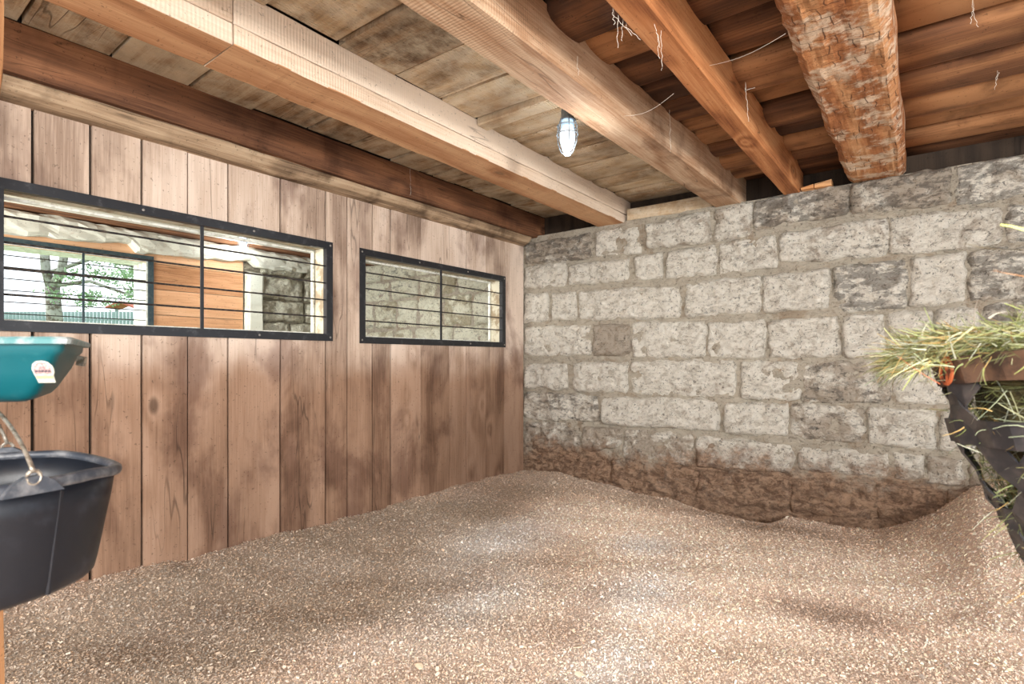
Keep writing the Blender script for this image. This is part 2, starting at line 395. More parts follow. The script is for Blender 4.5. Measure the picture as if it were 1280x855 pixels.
# bedding ground tone follows the shavings
def bed_tone(x, y):
    """colour of the bedding at a place: fresh peach shavings, grey trodden ones, damp dark patches (linear rgb)"""
    def blob(cx, cy, sx, sy): return np.exp(-((x-cx)/sx)**2-((y-cy)/sy)**2)
    n1 = np.sin(2.1*x+1.3*y+.5)*np.cos(1.7*y-.9*x) ; n2 = np.sin(5.3*x-3.1*y)*np.cos(4.2*y+2*x+1)
    n3 = np.sin(11*x+9*y)*np.sin(13*y-8*x+2)
    fresh = .45 + 1.0*blob(-2.0, 3.7, .55, .5) + .8*blob(-.75, 3.3, .8, .6) + .9*blob(.1, 3.6, .6, .8) + .5*blob(-.9, 2.4, .5, .5) - .9*blob(-2.6, 1.7, .8, 1.0) - .6*blob(-2.9, 3.0, .4, 1.2) + .2*n1+.14*n2 + .08*n3
    pale = 1.0*blob(-2.25, 2.8, .28, .5) + .9*blob(-1.45, 3.35, .2, .22) + .9*blob(-1.15, 2.55, .2, .35) + .8*blob(-1.7, 2.0, .22, .4) + .7*blob(-.95, 1.9, .15, .25) + .12*n2
    damp = .9*blob(-.35, 2.95, .35, .18) + .9*blob(.15, 2.35, .35, .2) + .8*blob(-1.2, 4.2, .6, .15) + .6*blob(-.6, 4.25, .5, .2) + .6*blob(-.35, 1.9, .4, .2) + .5*blob(-1.25, 2.2, .12, .5) +.5*blob(-2.9, 3.9, .5, .35) + .15*n2+.1*n3
    fresh = np.clip(fresh, 0, 1)[..., None]; pale = np.clip(pale, 0, 1)[..., None]; damp = np.clip(damp, 0, 1)[..., None]
    A = np.array(srgb(184, 168, 150)[:3]); B = np.array(srgb(240, 214, 194)[:3]); C_ = np.array(srgb(234, 228, 222)[:3]); D = np.array(srgb(140, 120, 100)[:3])
    c = A*(1-fresh) + B*fresh
    c = c*(1-.7*pale) + C_*.7*pale
    c = c*(1-.6*damp) + D*.6*damp
    return c
def set_tone(me, cols):   # per-corner colour from per-face or per-vertex
    at = me.color_attributes.new('tone', 'FLOAT_COLOR', 'POINT')
    a = np.ones((len(cols), 4), np.float32); a[:, :3] = cols
    at.data.foreach_set('color', a.ravel())
floor = mesh('floor', vv, ff, M['shaving'], smooth=True, center=False); tag(floor, kind='structure')
set_tone(floor.data, bed_tone(vv[:, 0], vv[:, 1])*.8)

# ---------------------------------------------------------------- shavings (stuff)
def scatter_chips(N):
    k = 0; P = []
    while k < N:
        n = N*2
        x = np.random.uniform(XW+.005, 1.5, n); y = np.random.uniform(.15, YW-.01, n)
        d = np.sqrt(x*x+y*y)
        keep = np.random.rand(n) < np.clip((2.0/d)**1.3, .15, 1)
        # drop what lies far outside the view cone
        lat = x*RT.x+y*RT.y; t = x*FW.x+y*FW.y
        keep &= (t > .8) & (np.abs(lat/np.maximum(t, .1)) < 1.25)
        p = np.stack([x[keep], y[keep]], 1); P.append(p); k += len(p)
    return np.concatenate(P)[:N]
N = 600000
P = scatter_chips(N); x, y = P[:, 0], P[:, 1]; e = .004
h = bed_np(x, y); d = np.sqrt(x*x+y*y+1)
L = np.random.lognormal(math.log(.0050), .42, N)*(1+.12*(d-2)); L = np.clip(L, .0025, .019); W = L*np.random.uniform(.28, .7, N)
ang = np.random.uniform(0, 2*math.pi, N); pit = np.random.normal(0, .33, N); rol = np.random.normal(0, .38, N); curl = L*np.random.uniform(-.1, .3, N)
# local strip: 3 pairs of vertices, bent
u = np.array([-.5, -.5, 0, 0, .5, .5]); v = np.array([-.5, .5, -.5, .5, -.5, .5]); c = np.array([0, 0, 1, 1, 0, 0])
lx = L[:, None]*u; ly = W[:, None]*v; lz = curl[:, None]*c
lx2 = lx*np.cos(pit)[:, None] - lz*np.sin(pit)[:, None]; lz2 = lx*np.sin(pit)[:, None] + lz*np.cos(pit)[:, None]
ly2 = ly*np.cos(rol)[:, None] - lz2*np.sin(rol)[:, None]; lz3 = ly*np.sin(rol)[:, None] + lz2*np.cos(rol)[:, None]
wx = lx2*np.cos(ang)[:, None] - ly2*np.sin(ang)[:, None]; wy = lx2*np.sin(ang)[:, None] + ly2*np.cos(ang)[:, None]
sx = (bed_np(x+e, y)-h)/e; sy = (bed_np(x, y+e)-h)/e
wz = lz3 + sx[:, None]*wx + sy[:, None]*wy
VX = (x[:, None]+wx); VY = y[:, None]+wy; VZ = (h+np.random.uniform(.001, .011, N))[:, None]+wz
co = np.stack([VX, np.minimum(VY, YW-.004), VZ], -1).reshape(-1, 3).astype(np.float32); co[:, 0] = np.maximum(co[:, 0], XW+.002)
base = (np.arange(N)*6)[:, None]
quads = np.concatenate([base+np.array([0, 2, 3, 1]), base+np.array([2, 4, 5, 3])], 1).reshape(-1, 4)
me = bpy.data.meshes.new('wood_shavings'); me.vertices.add(len(co)); me.vertices.foreach_set('co', co.ravel())
me.loops.add(quads.size); me.loops.foreach_set('vertex_index', quads.ravel().astype(np.int32))
me.polygons.add(len(quads)); me.polygons.foreach_set('loop_start', (np.arange(len(quads))*4).astype(np.int32))
me.update(); me.materials.append(M['shaving'])
tone = bed_tone(x, y); r = np.random.rand(N)
mul = np.where(r < .20, np.random.uniform(.38, .7, N), np.where(r < .80, np.random.uniform(.8, 1.15, N), np.random.uniform(1.15, 1.45, N)))
tone = tone*mul[:, None]
warm = np.random.normal(0, .06, N); tone = tone*np.stack([1+warm, np.ones(N), 1-warm], 1)
tone = np.clip(tone*1.16, .02, .9)
set_tone(me, np.repeat(tone, 6, 0))
sh = bpy.data.objects.new('wood_shavings', me); sc.collection.objects.link(sh)
tag(sh, 'deep bed of tan and grey wood shavings covering the stall floor', 'bedding', kind='stuff')

# a few larger pale chips that can be picked out
def px_floor(px, py):
    z = 0.0
    for _ in range(6):
        dd = ray(px, py); t = (z-EYE)/dd.z; q = dd*t; z = float(bed_np(q.x, q.y))
    return q.x, q.y, z
M['pale_chip'] = wood('pale_chip_wood', 0, (214, 190, 160), (232, 214, 188), (240, 228, 208), knots=0)
for px, py, s, lab in [(486, 634, .03, 'small pale chip near the plank wall below the gap between the two windows'), (508, 702, .022, 'small pale chip in the greyish shavings left of the middle'),
        (683, 687, .03, 'pale chip lying in the peach-coloured shavings at the middle of the stall'), (524, 836, .034, 'upright pale chip at the front, left one of two near the bottom edge'), (599, 834, .034, 'pale squarish chip at the front near the bottom edge, right one of two'),
        (721, 812, .036, 'long slanting pale chip in front, right of the middle'), (724, 847, .034, 'pale chip right at the bottom edge below the long slanting chip'), (799, 802, .03, 'round pale chip in front beside the long slanting chip'),
        (921, 829, .032, 'pale rounded chip at the front right on dark shavings'), (1093, 677, .034, 'pale chip lying at the foot of the stone wall near the mound'), (971, 753, .026, 'pale chip on the light shavings at the right half'),
        (241, 762, .026, 'pale flat chip on grey shavings near the black bucket'), (161, 829, .03, 'pale flat chip at the front left corner'), (316, 817, .03, 'broad pale chip at the front left, in line with the long window end'), (465, 756, .024, 'pale thin chip on the trodden grey shavings left of the middle')]:
    gx_, gy_, gz_ = px_floor(px, py)
    n = 7; V = []; a0 = random.uniform(0, 6)
    for zt in (0, .003):
        for k in range(n):
            a = a0+2*math.pi*k/n; rr = s*.5*random.uniform(.75, 1.15)
            V.append((rr*math.cos(a)*1.25, rr*math.sin(a)*.8, zt+.004*math.cos(a)))
    F_ = [tuple(range(n))[::-1], tuple(range(n, 2*n))]+[(k, (k+1) % n, n+(k+1) % n, n+k) for k in range(n)]
    o = mesh('wood_chip', V, F_, M['pale_chip'], center=False, loc=(gx_, gy_, gz_+.010)); o.rotation_euler = (random.uniform(-.3, .3), random.uniform(-.3, .3), 0)
    tag(o, lab, 'wood chip', 'large pale chips on the bedding')

# ---------------------------------------------------------------- stone walls
def stone(quad, depth, parent, mat, to3d, col=(.5, .5, .5, 1), seed=0, nu=16, nv=9, rough=.014, name='stone'):
    """quad = ((u,vtop,vbot) left, (u,vtop,vbot) right) in wall coordinates; to3d(u, v, out)"""
    (ul, vtl, vbl), (ur, vtr, vbr) = quad
    V = []
    wdt = ur-ul; hgt = (vtl-vbl+vtr-vbr)/2
    nu = max(8, min(56, int(wdt/.016))); nv = max(8, min(26, int(hgt/.015)))
    def pt(s, t):
        # squircle rounding of the corners
        su = 2*s-1; sv = 2*t-1
        k = .10
        su2 = su*math.sqrt(1-k*sv*sv*sv*sv*.9); sv2 = sv*math.sqrt(1-k*su**4*.9)
        s2 = (su2+1)/2; t2 = (sv2+1)/2
        u = ul+(ur-ul)*s2; vt = vtl+(vtr-vtl)*s2; vb = vbl+(vbr-vbl)*s2
        v = vb+(vt-vb)*t2
        ju = .019*fbm(u*1.0, v, seed, 9, 3, 3); jv = .017*fbm(u, v, seed, 8, 3, 31)
        return u+ju, v+jv
    for j in range(nv+1):
        for i in range(nu+1):
            s = i/nu; t = j/nv
            # crowd samples to the rim
            s = .5-.5*math.cos(math.pi*s)*(.35)-(.5-s)*.65*2*.5 if False else s
            u, v = pt(s, t)
            e_ = min(s*wdt, (1-s)*wdt, t*hgt, (1-t)*hgt)
            prof = min(1.0, max(0.0, e_/.032))**.55
            crease = .013*max(0, 1-abs(nz(u, v*1.6, seed, 4.4, 7))*9) + .009*max(0, 1-abs(nz(u*1.3, v, seed, 10, 17))*6)
            dd = (depth-crease)*prof + (rough*fbm(u, v, seed, 9, 4, 5) + .020*nz(u, v*1.4, seed, 4.2))*min(1, .2+prof) + .006*fbm(u, v, seed, 34, 2, 9)*prof
            V.append(to3d(u, v, dd))
    n = nu+1
    F_ = [(j*n+i, j*n+i+1, (j+1)*n+i+1, (j+1)*n+i) for j in range(nv) for i in range(nu)]
    # skirt back into the mortar
    rim = [i for i in range(nu+1)]+[(j*n+nu) for j in range(1, nv+1)]+[(nv*n+i) for i in range(nu-1, -1, -1)]+[j*n for j in range(nv-1, 0, -1)]
    m0 = len(V)
    for q in rim:
        j, i = divmod(q, n); u, v = pt(i/nu, j/nv); V.append(to3d(u, v, -.05))
    R_ = len(rim)
    F_ += [(rim[k], m0+k, m0+(k+1) % R_, rim[(k+1) % R_]) for k in range(R_)]
    o = mesh(name, V, F_, mat, parent, smooth=True); o.color = col
    return o

def grid_wall(name, u0, u1, v0, v1, nu, nv, to3d, mat, parent=None, amp=.012, hole=None):
    V = []; F_ = []
    for j in range(nv+1):
        for i in range(nu+1):
            u = u0+(u1-u0)*i/nu; v = v0+(v1-v0)*j/nv
            V.append(to3d(u, v, amp*fbm(u, v, 3.3, 5, 4)+.005*fbm(u, v, 1, 30, 2)))
    for j in range(nv):
        for i in range(nu): F_.append((j*(nu+1)+i, j*(nu+1)+i+1, (j+1)*(nu+1)+i+1, (j+1)*(nu+1)+i))
    return mesh(name, V, F_, mat, parent, smooth=True, center=False)

toB = lambda u, v, d: (u, YW+.02-d, v)
toM = lambda u, v, d: (u, YW+.018-d, v)
def capz(zz): return min(zz, 2.5)
wb = grid_wall('wall_back', -6.6, 3.0, -.45, 2.49, 330, 104, toM, M['mortar'], amp=.026)
tag(wb, kind='structure'); wb.color = (.5, .42, .5, 1)
# the solid body behind the face
body = MB().box((-6.6, YW+.05, -.45), (3.0, YW+.6, 2.485)).build('wall_core', M['mortar'], wb)
MB().box((-6.6, YW+.17, 2.486), (3.0, YW+.6, 2.82)).build('rim_board', M['plank_back'], wb)
# traced stones: (x left, y top, y bottom, x right, y top, y bottom), worn, soot (the first stone's also paint its shadow)
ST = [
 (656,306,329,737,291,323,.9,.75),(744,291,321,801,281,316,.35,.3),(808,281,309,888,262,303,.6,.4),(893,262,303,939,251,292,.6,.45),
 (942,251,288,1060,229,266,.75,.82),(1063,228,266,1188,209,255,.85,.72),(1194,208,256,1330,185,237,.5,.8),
 (656,334,362,707,327,357,.45,.4),(710,332,356,786,322,351,.3,.25),(793,321,349,826,315,347,.35,.3),(833,315,349,895,305,342,.4,.3),(898,305,342,971,292,334,.55,.5),
 (975,292,328,1110,272,318,.45,.5),(1112,272,318,1254,258,304,.6,.45),(1258,256,304,1330,246,298,.5,.8),
 (656,368,403,685,366,401,.35,.3),(690,367,401,720,364,399,.3,.35),(723,365,400,850,356,397,.2,.3),
 (856,354,396,951,344,391,.3,.45),(953,345,391,1037,335,385,.4,.45),(1042,334,391,1134,323,384,.5,.8),(1137,323,384,1206,314,378,.35,.3),(1212,314,378,1330,300,367,.6,.8),
 (656,409,444,738,406,444,.35,.4),(741,406,444,786,404,443,1.1,.5),(790,403,446,882,402,446,.3,.3),(885,403,447,956,400,446,.25,.25),(961,400,447,1048,395,447,.45,.35),
 (1052,395,447,1106,391,447,.3,.3),(1109,391,417,1165,388,415,.25,.3),(1109,421,447,1165,419,447,.25,.3),(1170,387,447,1224,383,446,.4,.4),(1227,381,446,1264,378,446,.6,.8),(1267,377,446,1330,372,445,.6,.7),
 (656,455,485,709,454,487,.4,.45),(716,454,489,784,453,491,.25,.25),(788,452,491,919,451,497,.45,.3),(925,453,499,999,452,499,.4,.3),(1003,453,502,1113,452,503,.75,.65),
 (1118,452,503,1186,452,506,.4,.4),(1190,452,506,1250,452,508,.5,.5),(1254,452,509,1330,452,512,.5,.5),
 (656,490,523,747,495,527,.6,.65),(751,496,530,899,500,538,.3,.3),(904,503,541,985,505,546,.45,.35),(988,506,547,1079,509,555,.75,.6),
 (1086,510,555,1171,512,563,.5,.5),(1175,512,563,1230,514,567,.5,.5),(1234,514,568,1330,518,575,.5,.5),
 (656,527,560,724,532,567,.8,.6),(728,533,568,775,537,556,.9,.5),(780,537,575,865,544,582,.7,.45),(869,546,584,990,556,592,.5,.4),(997,559,588,1112,566,597,.5,.5),(1117,567,598,1155,570,601,.6,.4),(1159,570,604,1206,573,609,.8,.4),(1210,574,611,1330,583,623,.8,.4),
 (656,564,601,760,575,610,.9,.8),(764,572,608,868,584,622,.9,.6),(872,588,628,985,597,640,.9,.6),(990,596,640,1090,604,650,.9,.5),(1095,603,650,1180,610,660,.9,.6),(1184,611,660,1330,625,680,.9,.5),
 (760,612,640,868,624,655,.9,.7),(872,630,665,985,642,678,.9,.7),(990,643,690,1100,653,700,.9,.6),(1104,655,700,1210,665,710,.9,.6),
]
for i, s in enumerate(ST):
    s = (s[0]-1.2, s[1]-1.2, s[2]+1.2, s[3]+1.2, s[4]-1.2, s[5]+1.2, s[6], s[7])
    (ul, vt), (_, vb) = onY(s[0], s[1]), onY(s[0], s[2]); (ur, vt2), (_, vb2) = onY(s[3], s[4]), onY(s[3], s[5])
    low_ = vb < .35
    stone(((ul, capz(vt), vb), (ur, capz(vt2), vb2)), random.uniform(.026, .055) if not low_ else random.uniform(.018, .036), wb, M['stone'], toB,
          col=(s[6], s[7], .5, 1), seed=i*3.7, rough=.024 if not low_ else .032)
# the same wall goes on in the next stall: courses laid at the same heights
rows = [(2.46, 2.24), (2.22, 1.98), (1.96, 1.60), (1.575, 1.235)]
for ri, (zt, zb) in enumerate(rows):
    xx = XW-.32
    while xx > -6.1:
        wv = random.uniform(.3, .75); x0 = max(xx-wv, -6.2)
        if x0+6.2 < .15: x0 = -6.2
        stone(((x0+.01, zt+random.uniform(-.02, .02), zb+random.uniform(-.015, .015)), (xx-.01, zt+random.uniform(-.02, .02), zb+random.uniform(-.015, .015))),
              random.uniform(.03, .05), wb, M['stone_far'], toB, col=(random.uniform(.3, .75), random.uniform(.3, .6), .5, 1), seed=xx*9+ri, rough=.024)
        xx = x0-.02

# ---------------------------------------------------------------- plank wall (left)
WIN = [(.56, 2.275, 1.355, 2.005), (2.56, 4.285, 1.345, 2.01)]    # openings y0,y1,z0,z1
ys_ = [-2.6, -2.3, -2.03, -1.75, -1.5, -1.24, -.97, -.72, -.5, -.26, -.02, .21, .431, .663, .889, 1.114, 1.344, 1.572, 1.91, 2.248, 2.426, 2.654, 2.835, 3.162, 3.505, 3.734, 4.01, 4.299, 4.63]
def wall_with_holes(x0, x1, y0, y1, z0, z1, holes):
    m = MB(); ycur = y0
    for (a, b, c_, d_) in sorted(holes):
        m.box((x0, ycur, z0), (x1, a, z1)); m.box((x0, a, z0), (x1, b, c_)); m.box((x0, a, d_), (x1, b, z1)); ycur = b
    m.box((x0, ycur, z0), (x1, y1, z1)); return m
wl = wall_with_holes(XW-.15, XW-.032, -2.6, YW+.0, -.3, 2.44, WIN).build('wall_left', M['plank_back'], center=False); tag(wl, kind='structure')  # dark slab added behind the planks so no light leaks through their gaps
def plank(y0, y1, z0, z1, gap, idx, holes):
    """one board: cross-section swept upward in rows; rows inside a hole are cut out"""
    t = .032; xo = XW + random.uniform(-.004, .004)
    sd = idx*7.3
    # columns: board edges plus hole edges that fall inside
    yc = [y0+gap, y1-gap]
    zc = [z0, z1]
    for (a, b, c_, d_) in holes:
        if b > y0 and a < y1:
            for q in (a, b):
                if y0+gap < q < y1-gap: yc.append(q)
            zc += [c_, d_]
    yc = sorted(set(yc)); zc = sorted(set(zc))
    # subdivide upward
    zs = []
    for a, b in zip(zc[:-1], zc[1:]):
        n = max(1, int((b-a)/.3)); zs += [a+(b-a)*k/n for k in range(n)]
    zs.append(zc[-1])
    cells = {}
    for j in range(len(zs)-1):
        for i in range(len(yc)-1):
            cy = (yc[i]+yc[i+1])/2; cz = (zs[j]+zs[j+1])/2
            cells[(i, j)] = not any(a < cy < b and c_ < cz < d_ for a, b, c_, d_ in holes)
    bm = bmesh.new(); vd = {}
    def P(i, j, k):
        key = (i, j, k)
        if key not in vd:
            yy = yc[i]; z = zs[j]
            if i in (0, len(yc)-1): yy += .003*nz(z, sd+i*5, 0, 1.6)
            xx_ = (xo if k else xo-t) + (.0015*nz(z, yy*4, sd, 2) if k else 0)
            vd[key] = bm.verts.new((xx_, yy, z))
        return vd[key]
    for (i, j), on in cells.items():
        if not on: continue
        bm.faces.new((P(i, j, 1), P(i+1, j, 1), P(i+1, j+1, 1), P(i, j+1, 1)))
        for di, dj, a, b in ((-1, 0, (i, j+1), (i, j)), (1, 0, (i+1, j), (i+1, j+1)), (0, -1, (i, j), (i+1, j)), (0, 1, (i+1, j+1), (i, j+1))):
            if not cells.get((i+di, j+dj), False):
                bm.faces.new((P(*a, 0), P(*b, 0), P(*b, 1), P(*a, 1)))
    bmesh.ops.recalc_face_normals(bm, faces=bm.faces)
    # separate islands into separate boards
    bm.verts.ensure_lookup_table(); seen = set()
    for v0 in bm.verts:
        if v0 in seen: continue
        st = [v0]; isl = []
        seen.add(v0)
        while st:
            q = st.pop(); isl.append(q)
            for ed in q.link_edges:
                o2 = ed.other_vert(q)
                if o2 not in seen: seen.add(o2); st.append(o2)
        ids = {q: n for n, q in enumerate(isl)}
        fs = [tuple(ids[q] for q in f.verts) for f in bm.faces if f.verts[0] in ids]
        mesh('plank', [tuple(q.co) for q in isl], fs, M['plank'], wl)
    bm.free()
for i in range(len(ys_)-1):
    g = .0062 if ys_[i] < 2.9 else .0026
    plank(ys_[i], ys_[i+1], -.2, 2.40+random.uniform(-.006, .004), g*random.uniform(.7, 1.25), i, WIN)

# ---------------------------------------------------------------- windows in the plank wall
def ring(m, y0, y1, z0, z1, wdt, x0, x1):
    m.box((x0, y0, z0), (x1, y0+wdt, z1)); m.box((x0, y1-wdt, z0), (x1, y1, z1))
    m.box((x0, y0+wdt, z0), (x1, y1-wdt, z0+wdt)); m.box((x0, y0+wdt, z1-wdt), (x1, y1-wdt, z1))
def stall_window(name, y0, y1, z0, z1, ymid, nbars=4):
    r = empty(name, (XW, (y0+y1)/2, z0)); tag(r, kind='structure'); r.location = (0, 0, 0)
    for nm, b in (('frame_rail', ((XW, y0, z0), (XW+.012, y1, z0+.05))), ('frame_rail', ((XW, y0, z1-.05), (XW+.012, y1, z1))),
                  ('frame_stile', ((XW, y0, z0+.05), (XW+.0115, y0+.05, z1-.05))), ('frame_stile', ((XW, y1-.05, z0+.05), (XW+.0115, y1, z1-.05)))):
        MB().box(*b).build(nm, M['frame'], r)
    # inner leg of the angle iron
    m = MB(); ring(m, y0+.042, y1-.042, z0+.042, z1-.042, .008, XW-.03, XW+.002); m.build('frame_lip', M['frame'], r)
    m = MB(); ring(m, y0+.028, y1-.028, z0+.026, z1-.026, .014, XW-.15, XW-.03); m.build('jamb_lining', M['jamb'], r)
    m = MB(); ring(m, y0+.05, y1-.05, z0+.05, z1-.05, .014, XW-.165, XW-.145); m.build('jamb_stop', M['white_paint'], r)
    MB().box((XW-.012, ymid-.009, z0+.045), (XW-.002, ymid+.009, z1-.045)).build('mullion', M['frame'], r)
    for k in range(nbars):
        z = z0+.05+(z1-z0-.1)*(k+1)/(nbars+1)
        MB().tube([(XW-.014, y0+.045, z), (XW-.014, y1-.045, z)], .0055, 8).build('bar', M['bar'], r)
    for (yy, zz) in [(y0+.02, z0+.025), (y1-.02, z0+.025), (y0+.02, z1-.025), (y1-.02, z1-.025), (y0+(y1-y0)*.34, z1-.025), (y0+(y1-y0)*.68, z1-.025), (y0+(y1-y0)*.7, z0+.025)]:
        m = MB().lathe([(.0001, .004), (.006, .003), (.008, 0)], n=10)
        m.v = [(XW+.012+p[2], yy+p[0], zz+p[1]) for p in m.v]; m.build('screw', M['screw'], r)
    return r
stall_window('window_1', .51, 2.30, 1.33, 2.035, 1.425)
stall_window('window_2', 2.535, 4.312, 1.32, 2.037, 3.409)

# ---------------------------------------------------------------- beams
def beam_label(o, lab): tag(o, lab, 'beam'); return o
# log plate over the planks
V = []; prof = [(-3.53, 2.40), (-3.37, 2.392), (-3.325, 2.398), (-3.285, 2.418), (-3.262, 2.445), (-3.25, 2.468), (-3.262, 2.479), (-3.53, 2.479)]
seg = 60; yA, yB = -2.6, 4.60
for i in range(seg+1):
    yy = yA+(yB-yA)*i/seg
    for k, (a, c_) in enumerate(prof):
        j = 0 if k in (0, 7) else 1
        wv = .02*nz(yy, 1, 2, .8)+.008*nz(yy, k, 5, 5)
        V.append((a+j*wv, yy, c_+(.006*nz(yy, k*3, 1, 4) if 1 < k < 6 else 0)))
n = len(prof)
F_ = [(i*n+k, (i+1)*n+k, (i+1)*n+(k+1) % n, i*n+(k+1) % n) for i in range(seg) for k in range(n)] + [tuple(range(n)), tuple(seg*n+k for k in range(n))[::-1]]
beam_label(mesh('wall_plate', V, F_, M['plate'], smooth=False), 'rough waney-edged timber plate lying along the top of the plank wall')

YE = YW+.16
beam_label(timber('ceiling_beam', 1, (-3.43, -2.6, 2.48), (-3.22, YE, 2.712), M['beam_dark'], seg=40, wave=.01), 'reddish dark brown ceiling beam nearest the plank wall')
# second beam: stacked, spliced timbers
b2 = empty('ceiling_beam', (0, 0, 0)); beam_label(b2, 'long pale sawn ceiling beam second from the plank wall with orange underside')
timber('lower_timber', 1, (-2.50, -2.6, 2.48), (-2.232, 1.056, 2.566), M['beam_pale'], b2, seg=24, amp=.003, fine=.003, bev=.004, under=M['under'])
timber('lower_timber', 1, (-2.50, 1.062, 2.48), (-2.23, YE, 2.562), M['beam_pale'], b2, seg=60, amp=.003, fine=.003, bev=.004, under=M['under'])
timber('upper_timber', 1, (-2.49, -2.6, 2.5685), (-2.233, 1.056, 2.712), M['beam_pale'], b2, seg=24, amp=.003, bev=.004)
timber('upper_timber', 1, (-2.49, 1.062, 2.5675), (-2.232, YE, 2.712), M['beam_pale'], b2, seg=40, amp=.003, bev=.004)
def skew(q, du, dv): q = list(q); q[0] += (q[1]-1.27)*.029; return q
beam_label(timber('ceiling_beam', 1, (-1.50, -2.6, 2.48), (-1.285, YE, 2.712), M['beam_grey'], seg=50, wave=.008, fn=skew, fine=.002), 'weathered brown and grey ceiling beam that carries the lit caged lamp')
def skew4(q, du, dv): q = list(q); q[0] += (q[1]-1.8)*.012; return q
beam_label(timber('ceiling_beam', 1, (-.905, -2.6, 2.48), (-.785, YE-.05, 2.712), M['beam_orange'], seg=40, fn=skew4), 'slender orange knotty ceiling joist between the lamp beam and the rough-hewn beam')
# fifth: hand-hewn log with a flaking underside
sd = 5.5
def hewn(q, du, dv):
    xx, yy, zz = q
    if dv < -.6:     # underside: adze steps and flaking fibres
        st = ((yy*3.1+nz(xx*6, yy*2, 1)*.6) % 1.0)
        zz -= .004*fbm(xx*7, yy*2.2, 0, 3, 3) + .003*st - .006*nz(xx*40, yy*11, 3)
    if du < -.6: xx += .012*nz(yy, 0, 4, 3)+.007*nz(yy, 0, 9, 14)
    if du > .6: xx += .012*nz(yy, 7, 2, 1.7) - .01
    taper = 0
    if yy > 4.45 and dv < 0: zz += (yy-4.45)*.05
    return [xx, yy, zz]
M['hewn'] = wood('hewn_flaking_wood', 1, (118, 66, 34), (176, 116, 72), (206, 156, 110), white=(220, 198, 172), white_amt=.06, ring=12, knots=.2, bumpk=1.0)
nt = NT.__new__(NT); nt.m = M['hewn']; nt.t = M['hewn'].node_tree; nt.b = nt.t.nodes['Principled BSDF']
gpos = nt.n('ShaderNodeNewGeometry').outputs['Position']
br = nt.n('ShaderNodeTexBrick', offset=.37, squash=1.0); nt.set(br.inputs['Vector'], nt.mapping(nt.n('ShaderNodeVectorMath', operation='ADD', i_0=gpos, i_1=nt.n('ShaderNodeVectorMath', operation='SCALE', i_0=nt.n('ShaderNodeTexNoise', i_Vector=gpos, i_Scale=9.0).outputs['Color'], i_3=.045).outputs[0]).outputs[0], (1, 1, 1)))
br.inputs['Scale'].default_value = 1.0; br.inputs['Brick Width'].default_value = .085; br.inputs['Row Height'].default_value = .075; br.inputs['Mortar Size'].default_value = .0022
br.inputs['Mortar Smooth'].default_value = .2
msk = nt.math('MULTIPLY', br.outputs['Fac'], nt.step(nt.noise(gpos, 6, 3), .42, .55))
old = nt.b.inputs['Base Color'].links[0].from_socket
nt.set(nt.b.inputs['Base Color'], nt.mix(nt.math('MULTIPLY', msk, .75), old, srgb(70, 38, 22)))
oldn = nt.b.inputs['Normal'].links[0].from_socket
fl = nt.noise(nt.mapping(gpos, (10, 22, 10)), 1.6, 5, .7, 1.2)
nt.set(nt.b.inputs['Normal'], nt.bump(nt.math('SUBTRACT', fl, nt.math('MULTIPLY', msk, .5)), 1.0, .02, oldn))
b5 = timber('ceiling_beam', 1, (-.435, -2.6, 2.475), (-.085, YE-.1, 2.69), M['hewn'], seg=230, sub=14, bev=.035, fn=hewn, amp=.006, seed=sd)
beam_label(b5, 'broad hand-hewn orange log beam with flaking underside at the right')
beam_label(timber('ceiling_beam', 1, (.95, -2.6, 2.48), (1.15, YE, 2.712), M['beam_dark'], seg=20), 'dark ceiling beam out beyond the hand-hewn beam')

# blocking and wedges on the wall head
tag(timber('blocking_board', 0, (-2.20, YW+.02, 2.485), (-1.42, YW+.05, 2.60), M['deck_b'], seg=8), 'pale board standing on the stone wall between two ceiling beams', 'board')
for a, lab in (((-.93, YW-.045, 2.487, -.70, YW+.03, 2.503), 'small flat orange wooden wedge under the slender joist end'), ((-.74, YW-.03, 2.505, -.565, YW+.03, 2.53), 'upper small orange wooden wedge beside the slender joist end')):
    pass
def wedge(x0, x1, y0, y1, z0, h0, h1, lab):
    V = [(x0, y0, z0), (x1, y0, z0), (x1, y1, z0), (x0, y1, z0), (x0, y0, z0+h0), (x1, y0, z0+h1), (x1, y1, z0+h1), (x0, y1, z0+h0)]
    tag(mesh('wedge', V, [(0,3,2,1),(4,5,6,7),(0,1,5,4),(1,2,6,5),(2,3,7,6),(3,0,4,7)], M['chip']), lab, 'wedge')
wedge(-.74, -.655, YW-.05, YW+.06, 2.486, .014, .028, 'small orange wooden wedge tight against the slender joist end')
wedge(-.65, -.54, YW-.04, YW+.06, 2.486, .030, .044, 'longer orange wooden wedge lying on the stone wall head right of the slender joist')

